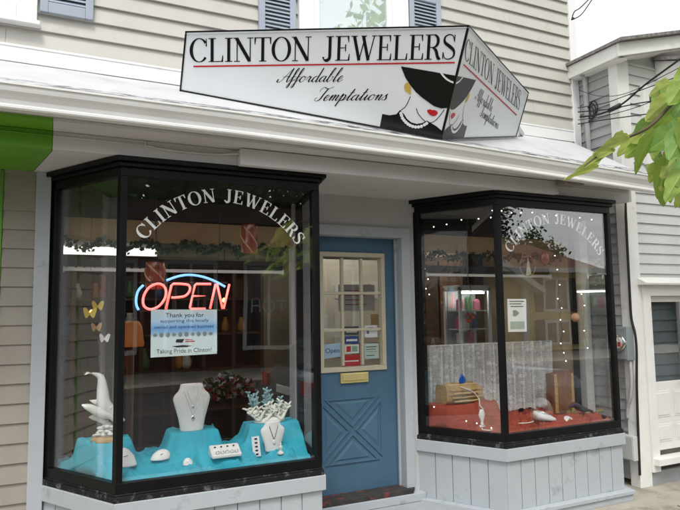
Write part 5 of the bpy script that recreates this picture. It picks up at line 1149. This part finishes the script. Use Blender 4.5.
def tree(lab, loc, h, tr, cz, rad, leaf, n, mats, group, tname='leafy_tree', lean=(0, 0), bare=.0):
    t = thing(tname, lab, 'tree', loc, group); L = np.array(loc, float)
    m = MB(); top = L+np.array((lean[0], lean[1], h*.8)); pts = catmull([L, L+np.array((lean[0]*.2, lean[1]*.2, h*.3)), top], 6); m.tube(pts, list(np.linspace(tr, tr*.3, len(pts))), 10)
    tips = []
    for i in range(9):
        a = i*2.4; f = random.uniform(.35, .8); b = L+(top-L)*f; e = L+np.array((lean[0]+rad[0]*.75*math.cos(a), lean[1]+rad[1]*.75*math.sin(a), cz+rad[2]*random.uniform(-.5, .7)))
        pts = catmull([b, (b+e)/2+np.array((0, 0, .12*h*.3)), e], 5); m.tube(pts, list(np.linspace(tr*.4, tr*.08, len(pts))), 7); tips.append(e)
    m.build('trunk', pm('tree_bark', (.09, .07, .055), .9, .25, 6, .6, 20, stretch=(3, 3, .7)), t, smooth=True)
    C0 = L+np.array((lean[0], lean[1], cz)); nc = 46; cl = []
    for _ in range(nc):
        d = rng.normal(size=3); d /= np.linalg.norm(d); r = random.uniform(.45, 1.0); cl.append(C0+d*np.array(rad)*r)
    vs = np.zeros((n*4, 3)); 
    ci = rng.integers(0, nc, n); base = np.array(cl)[ci]+rng.normal(size=(n, 3))*np.array(rad)*.17
    d = rng.normal(size=(n, 3)); d[:, 2] -= .5; d /= np.linalg.norm(d, axis=1)[:, None]; u = np.cross(d, rng.normal(size=(n, 3))); u /= np.linalg.norm(u, axis=1)[:, None]
    s = leaf*rng.uniform(.6, 1.2, n)[:, None]
    vs[0::4] = base-d*s*.5; vs[1::4] = base+u*s*.32; vs[2::4] = base+d*s*.6; vs[3::4] = base-u*s*.32
    mb = MB(); mb.v = [tuple(p) for p in vs]; mb.f = [(4*i, 4*i+1, 4*i+2, 4*i+3) for i in range(n)]; mb.mi = [int(c) % len(mats) for c in ci]
    mb.build('crown', mats, t); return t
LF = [leafmat('leaf_dark', (.035, .075, .018)), leafmat('leaf_mid', (.055, .11, .022)), leafmat('leaf_light', (.085, .15, .03))]
G = 'trees across the street'
tree('broad dark tree behind the red shopfront across the street', (1.0, -24, 0), 10, .35, 8.0, (4.4, 3.5, 3.6), .42, 9000, LF, G)
tree('tall dark tree behind the right part of the red shopfront across the street', (7.5, -23.5, 0), 11, .35, 8.6, (4.4, 3.2, 3.8), .42, 9000, LF, G)
tree('tree standing between the red shopfront and the yellow house across the street', (13.5, -20.5, 0), 9, .3, 7.2, (3.0, 2.6, 2.8), .34, 4200, LF, G)
tree('tree behind the left end of the yellow house', (21.5, -26, 0), 9, .3, 7.6, (3.6, 3, 3.2), .27, 14000, LF, G)
tree('small tree behind the middle of the yellow house', (28.5, -27.5, 0), 7, .25, 5.0, (1.8, 2.0, 1.6), .3, 2200, LF, G)
tree('tree at the far left across the street', (-8, -20, 0), 10, .35, 6.5, (4.2, 3.2, 3.6), .38, 4200, LF, G)
m = MB(); nrow = 9000
vs = np.zeros((nrow*4, 3)); base = np.stack([rng.uniform(-70, 110, nrow), rng.uniform(-60, -52, nrow), rng.uniform(0, 1, nrow)], 1); base[:, 2] *= 5+2.0*np.sin(base[:, 0]*.35)+1.2*np.sin(base[:, 0]*.9+1)
d = rng.normal(size=(nrow, 3)); d /= np.linalg.norm(d, axis=1)[:, None]; u = np.cross(d, rng.normal(size=(nrow, 3))); u /= np.linalg.norm(u, axis=1)[:, None]; s = .75
vs[0::4] = base-d*s; vs[1::4] = base+u*s*.6; vs[2::4] = base+d*s; vs[3::4] = base-u*s*.6
m.v = [tuple(p) for p in vs]; m.f = [(4*i, 4*i+1, 4*i+2, 4*i+3) for i in range(nrow)]; m.mi = [i % 3 for i in range(nrow)]
o = m.build('far_wood', LF); o['kind'] = 'stuff'; tag(o, 'far off row of woodland behind the houses across the street', 'woodland')
tree('long dark evergreen hedge added right of the yellow house to darken the mirrored view', (27.5, -17, 0), 3.6, .15, 1.7, (8.0, 1.8, 2.0), .3, 14000, [LFD, LF[0]], None, 'added_dark_hedge')  # dark hedge added so the right pane mirrors little and shows through
# overhead street wires seen mirrored
for k, (z, y) in enumerate(((6.3, -10.2), (5.8, -10.4))):
    o = MB().tube([(x, y, z-.5*math.sin(math.pi*((x+20) % 40)/40)) for x in np.linspace(-30, 50, 60)], .02, 5).build('overhead_wire', BW); tag(o, ('upper' if k == 0 else 'lower')+' street wire along the far side of the road, mirrored in the right window', 'wire')

# parked car at the kerb, mirrored in the left window
CARP = pm('silver_blue_car_paint', (.15, .175, .21), .22, .03, 4, coat=.8, metal=.3)
car = thing('parked_car', 'silver blue hatchback parked at the kerb, mirrored in the left window', 'car', (4.9, -4.15, -.13))
cx0, cx1, cy, cw, g0 = 2.75, 7.0, -4.25, .86, -.13
prof = [(cx0+.02, g0+.32), (cx0-.04, g0+.55), (cx0+.0, g0+.92), (cx0+.10, g0+1.02), (cx0+.55, g0+1.44), (cx0+.95, g0+1.50), (cx0+1.9, g0+1.48), (cx0+2.35, g0+1.36), (cx0+3.0, g0+.98), (cx0+3.9, g0+.86), (cx0+4.2, g0+.70), (cx0+4.27, g0+.5), (cx0+4.2, g0+.30)]
rings = []
for fy, ins, zs in ((-1, .05, .86), (-.97, .0, .93), (-.72, .0, .99), (0, 0, 1.0), (.72, .0, .99), (.97, .0, .93), (1, .05, .86)):
    rings.append([(x+(ins if x < cx0+2 else -ins), cy+fy*cw*(1-.10*max(0, (z-g0-.95)/.55)), g0+(z-g0)*(zs if z > g0+.9 else 1)) for x, z in prof])
MB().loft(rings).build('body', CARP, car, smooth=True)
def cp(x, y, z): return (x, y, z)
MB().prism([(cx0+.11, cy-.62, g0+1.03), (cx0+.11, cy+.62, g0+1.03), (cx0+.50, cy+.54, g0+1.395), (cx0+.50, cy-.54, g0+1.395)], (-.03, 0, .03)).build('rear_window', DKGLASS, car, bev=.01)
for s in (-1, 1):
    MB().prism([(cx0+.55, cy+s*.845, g0+1.0), (cx0+2.75, cy+s*.845, g0+.98), (cx0+2.2, cy+s*.79, g0+1.32), (cx0+.95, cy+s*.79, g0+1.36)], (0, s*.012, 0)).build('side_window', DKGLASS, car)
    MB().box(cx0-.05, cx0+.12, cy+s*.72-.11, cy+s*.72+.11, g0+.74, g0+.92).build('tail_light', pm('tail_light_red', (.5, .02, .015), .15, .1, 20, coat=.6), car, bev=.02)
    for x in (cx0+.75, cx0+3.4):
        y0 = cy+s*.80; rr = [[(x+r*math.cos(a), y0+s*dy, g0+.31+r*math.sin(a)) for a in np.linspace(0, 2*math.pi, 24, endpoint=False)] for r, dy in ((.29, -.12), (.31, -.08), (.31, .04), (.28, .07), (.2, .07))]
        wl = MB().loft(rr).build('wheel', pm('tyre_rubber', (.02, .02, .02), .8), car, smooth=True)
        MB().loft([[(x+r*math.cos(a), y0+s*dy, g0+.31+r*math.sin(a)) for a in np.linspace(0, 2*math.pi, 20, endpoint=False)] for r, dy in ((.2, .072), (.19, .078), (.05, .07), (.01, .072))]).build('rim', CHROME, wl, smooth=True)
MB().box(cx0-.065, cx0+.05, cy-.78, cy+.78, g0+.42, g0+.60).build('bumper', CARP, car, bev=.03)
MB().box(cx0-.045, cx0-.02, cy-.25, cy+.25, g0+.70, g0+.80).build('number_plate', PAPER, car, bev=.005)
# flower planter on the kerb
pl = thing('flower_planter', 'planter of red and white flowers on the kerb, mirrored in the left window', 'planter', (1.74, -3.38, 0))
MB().lathe([(.16, 0), (.18, .1), (.24, .66), (.26, .70), (.24, .70), (.22, .66)], (1.74, -3.38, 0), 20).build('pot', pm('dark_planter', (.06, .05, .045), .7), pl, smooth=True)
m = MB()
for i in range(700):
    a = random.uniform(0, 6.3); r = .33*math.sqrt(random.random()); c = np.array((1.74+r*math.cos(a), -3.38+r*math.sin(a), .70+random.random()*.26*(1-r*1.6)+.02)); d = rng.normal(size=3); d /= np.linalg.norm(d); u = np.cross(d, rng.normal(size=3)); u /= np.linalg.norm(u); l = .035; k = 0 if random.random() < .4 else (1 if random.random() < .4 else 2)
    m.add([c-d*l, c+u*l*.7, c+d*l, c-u*l*.7], [(0, 1, 2, 3)], k)
m.build('flowers', [LF[1], pm('red_petal', (.5, .03, .06), .6), pm('white_petal', (.7, .68, .68), .6)], pl)

# ------------------------------------------------------------------ kerb tree whose branch hangs into view at the right
YL = [leafmat('fresh_leaf_green', (.33, .47, .085), .55), leafmat('fresh_leaf_yellow', (.47, .55, .13), .55), leafmat('fresh_leaf_deep', (.25, .43, .10), .55), leafmat('turning_leaf', (.50, .36, .06), .5), leafmat('leaf_vein', (.50, .58, .22), .4)]
kt = tree('kerbside tree whose low branch of large bright green leaves hangs in front at right', (4.6, -2.9, 0), 6.2, .13, 5.0, (1.5, 1.3, 1.5), .17, 1500, YL[:3], None, 'street_tree', (.4, -.1))
def pt(u, v, depth): return CAM+ray_dir(u, v)*depth
lv = [MB() for _ in range(5)]
def leaf(b, t, w, ci, depth, curl=.15, roll=0.):
    B, T = pt(*b, depth), pt(*t, depth+random.uniform(-.12, .12)); ax = T-B; Ln = np.linalg.norm(ax); ax /= Ln
    view = (B-CAM)/np.linalg.norm(B-CAM); sd = np.cross(ax, view); sd /= np.linalg.norm(sd); nm = np.cross(sd, ax)
    sd = sd*math.cos(roll)+nm*math.sin(roll); nm = np.cross(sd, ax); W_ = w/FPX*depth
    nl = 12; GS = (-1, -.62, -.28, -.03, .03, .28, .62, 1); vs = []
    for i in range(nl+1):
        f = i/nl
        hw = W_*.5*min(1, (f*5.5)**.55)*(1-f**2.0)**.8*1.08 if f < 1 else 0
        for j, g in enumerate(GS):
            back = -.10*Ln*(abs(g))*(1-f)**4     # heart shaped base
            side = .018*Ln*math.sin(f*34+ci)*(abs(g) > .5)   # uneven margin
            p = B+ax*(Ln*f+back+side)+sd*hw*g*(1+.05*math.sin(f*17+ci+g))+nm*(curl*Ln*(f-.5)**2*-1+.26*hw*abs(g)**.8+.018*Ln*math.sin(f*14+g*5)*abs(g))
            vs.append(p)
    k = len(GS)
    for j in range(k-1):
        lv[4 if j == 3 else ci].add([vs[i*k+q] for i in range(nl+1) for q in (j, j+1)], [(2*i, 2*i+1, 2*i+3, 2*i+2) for i in range(nl)])
    for f0 in (.18, .34, .5, .66):        # side veins
        i0 = int(f0*nl); i1 = min(nl-1, i0+2)
        for a_, b_ in ((3, 1), (4, 6)):
            p, q = np.array(vs[i0*k+a_]), np.array(vs[i1*k+b_]); wv = ax*Ln*.006; up_ = -view*.0006
            m1 = (np.array(vs[i0*k+(2 if a_ == 3 else 5)])+np.array(vs[i1*k+(2 if a_ == 3 else 5)]))/2
            lv[4].add([p+up_, m1+up_, q+up_, q+wv*.3+up_, m1+wv*.8+up_, p+wv+up_], [(0, 1, 4, 5), (1, 2, 3, 4)])
D0 = 2.35
for b, t, w, ci, dd, rl in (
    ((664, 92), (652, 104), 15, 2, .1, .3), ((668, 84), (648, 97), 16, 1, .15, .6), ((684, 82), (668, 106), 22, 0, .0, .2), ((690, 96), (672, 118), 24, 2, .1, .3),
    ((668, 100), (644, 122), 20, 1, .08, .5), ((672, 112), (652, 128), 22, 0, .12, .7), ((672, 134), (646, 152), 28, 2, -.05, .25), ((686, 130), (668, 162), 28, 2, -.1, .2), ((694, 118), (680, 150), 26, 0, -.12, .3),
    ((650, 120), (632, 140), 15, 2, .05, .5), ((648, 136), (635, 174), 14, 0, .0, .5), ((640, 136), (617, 156), 18, 1, .05, .6), ((638, 146), (624, 158), 14, 0, .1, .4),
    ((626, 138), (590, 156), 15, 1, -.05, .8), ((612, 150), (574, 172), 13, 1, -.05, .9), ((596, 166), (563, 180), 9, 1, -.08, .7), ((600, 158), (588, 172), 9, 0, 0, .8), ((622, 134), (608, 142), 10, 1, .05, .9),
    ((664, 158), (655, 192), 14, 0, .02, .5), ((676, 156), (660, 180), 16, 1, .08, .4), ((682, 172), (664, 203), 20, 0, -.06, .45), ((690, 160), (674, 188), 22, 2, .0, .3), ((692, 182), (678, 208), 18, 1, .06, .5),
    ((656, 124), (646, 140), 11, 3, .15, .4), ((672, 150), (662, 164), 11, 3, .14, .5), ((662, 144), (652, 158), 11, 1, .14, .5), ((654, 132), (640, 140), 12, 1, .12, .7), ((690, 140), (682, 175), 24, 0, .1, .3), ((690, 70), (674, 92), 20, 0, .12, .4), ((706, 100), (690, 130), 26, 2, 0, .2), ((705, 150), (692, 180), 26, 0, 0, .2), ((700, 195), (686, 214), 18, 2, .02, .4)):
    leaf(b, t, w, ci, D0+dd, roll=rl)
for _ in range(60):
    u, v = random.uniform(644, 700), random.uniform(92, 192)
    if v < 92+(700-u)*.55 or (u < 660 and v > 165): continue
    L_ = random.uniform(13, 23); a = random.uniform(1.2, 2.4)
    leaf((u, v), (u+L_*math.cos(a), v+L_*math.sin(a)), L_*random.uniform(.6, .8), random.choice((0, 0, 1, 1, 2)), D0+random.uniform(.15, .4), roll=random.uniform(.1, .7))
mb = MB()
for i, q in enumerate(lv): mb.add(q.v, q.f, i)
lf = mb.build('branch_leaves', YL, kt, smooth=True)
m = MB()
tp = np.array((4.75, -2.95, 3.2))
m.tube(catmull([tp, pt(760, 60, 2.7), pt(716, 70, D0+.12), pt(680, 96, D0+.06), pt(650, 126, D0), pt(618, 142, D0), pt(592, 160, D0-.02), pt(578, 172, D0-.05)], 8), list(np.linspace(.012, .0018, 57)), 7)
m.tube(catmull([pt(690, 88, D0+.08), pt(682, 130, D0+.05), pt(676, 160, D0+.03), pt(672, 185, D0)], 6), list(np.linspace(.004, .0015, 19)), 6)
m.build('branch', pm('twig_bark', (.10, .07, .04), .8, .2, 10), kt, smooth=True)
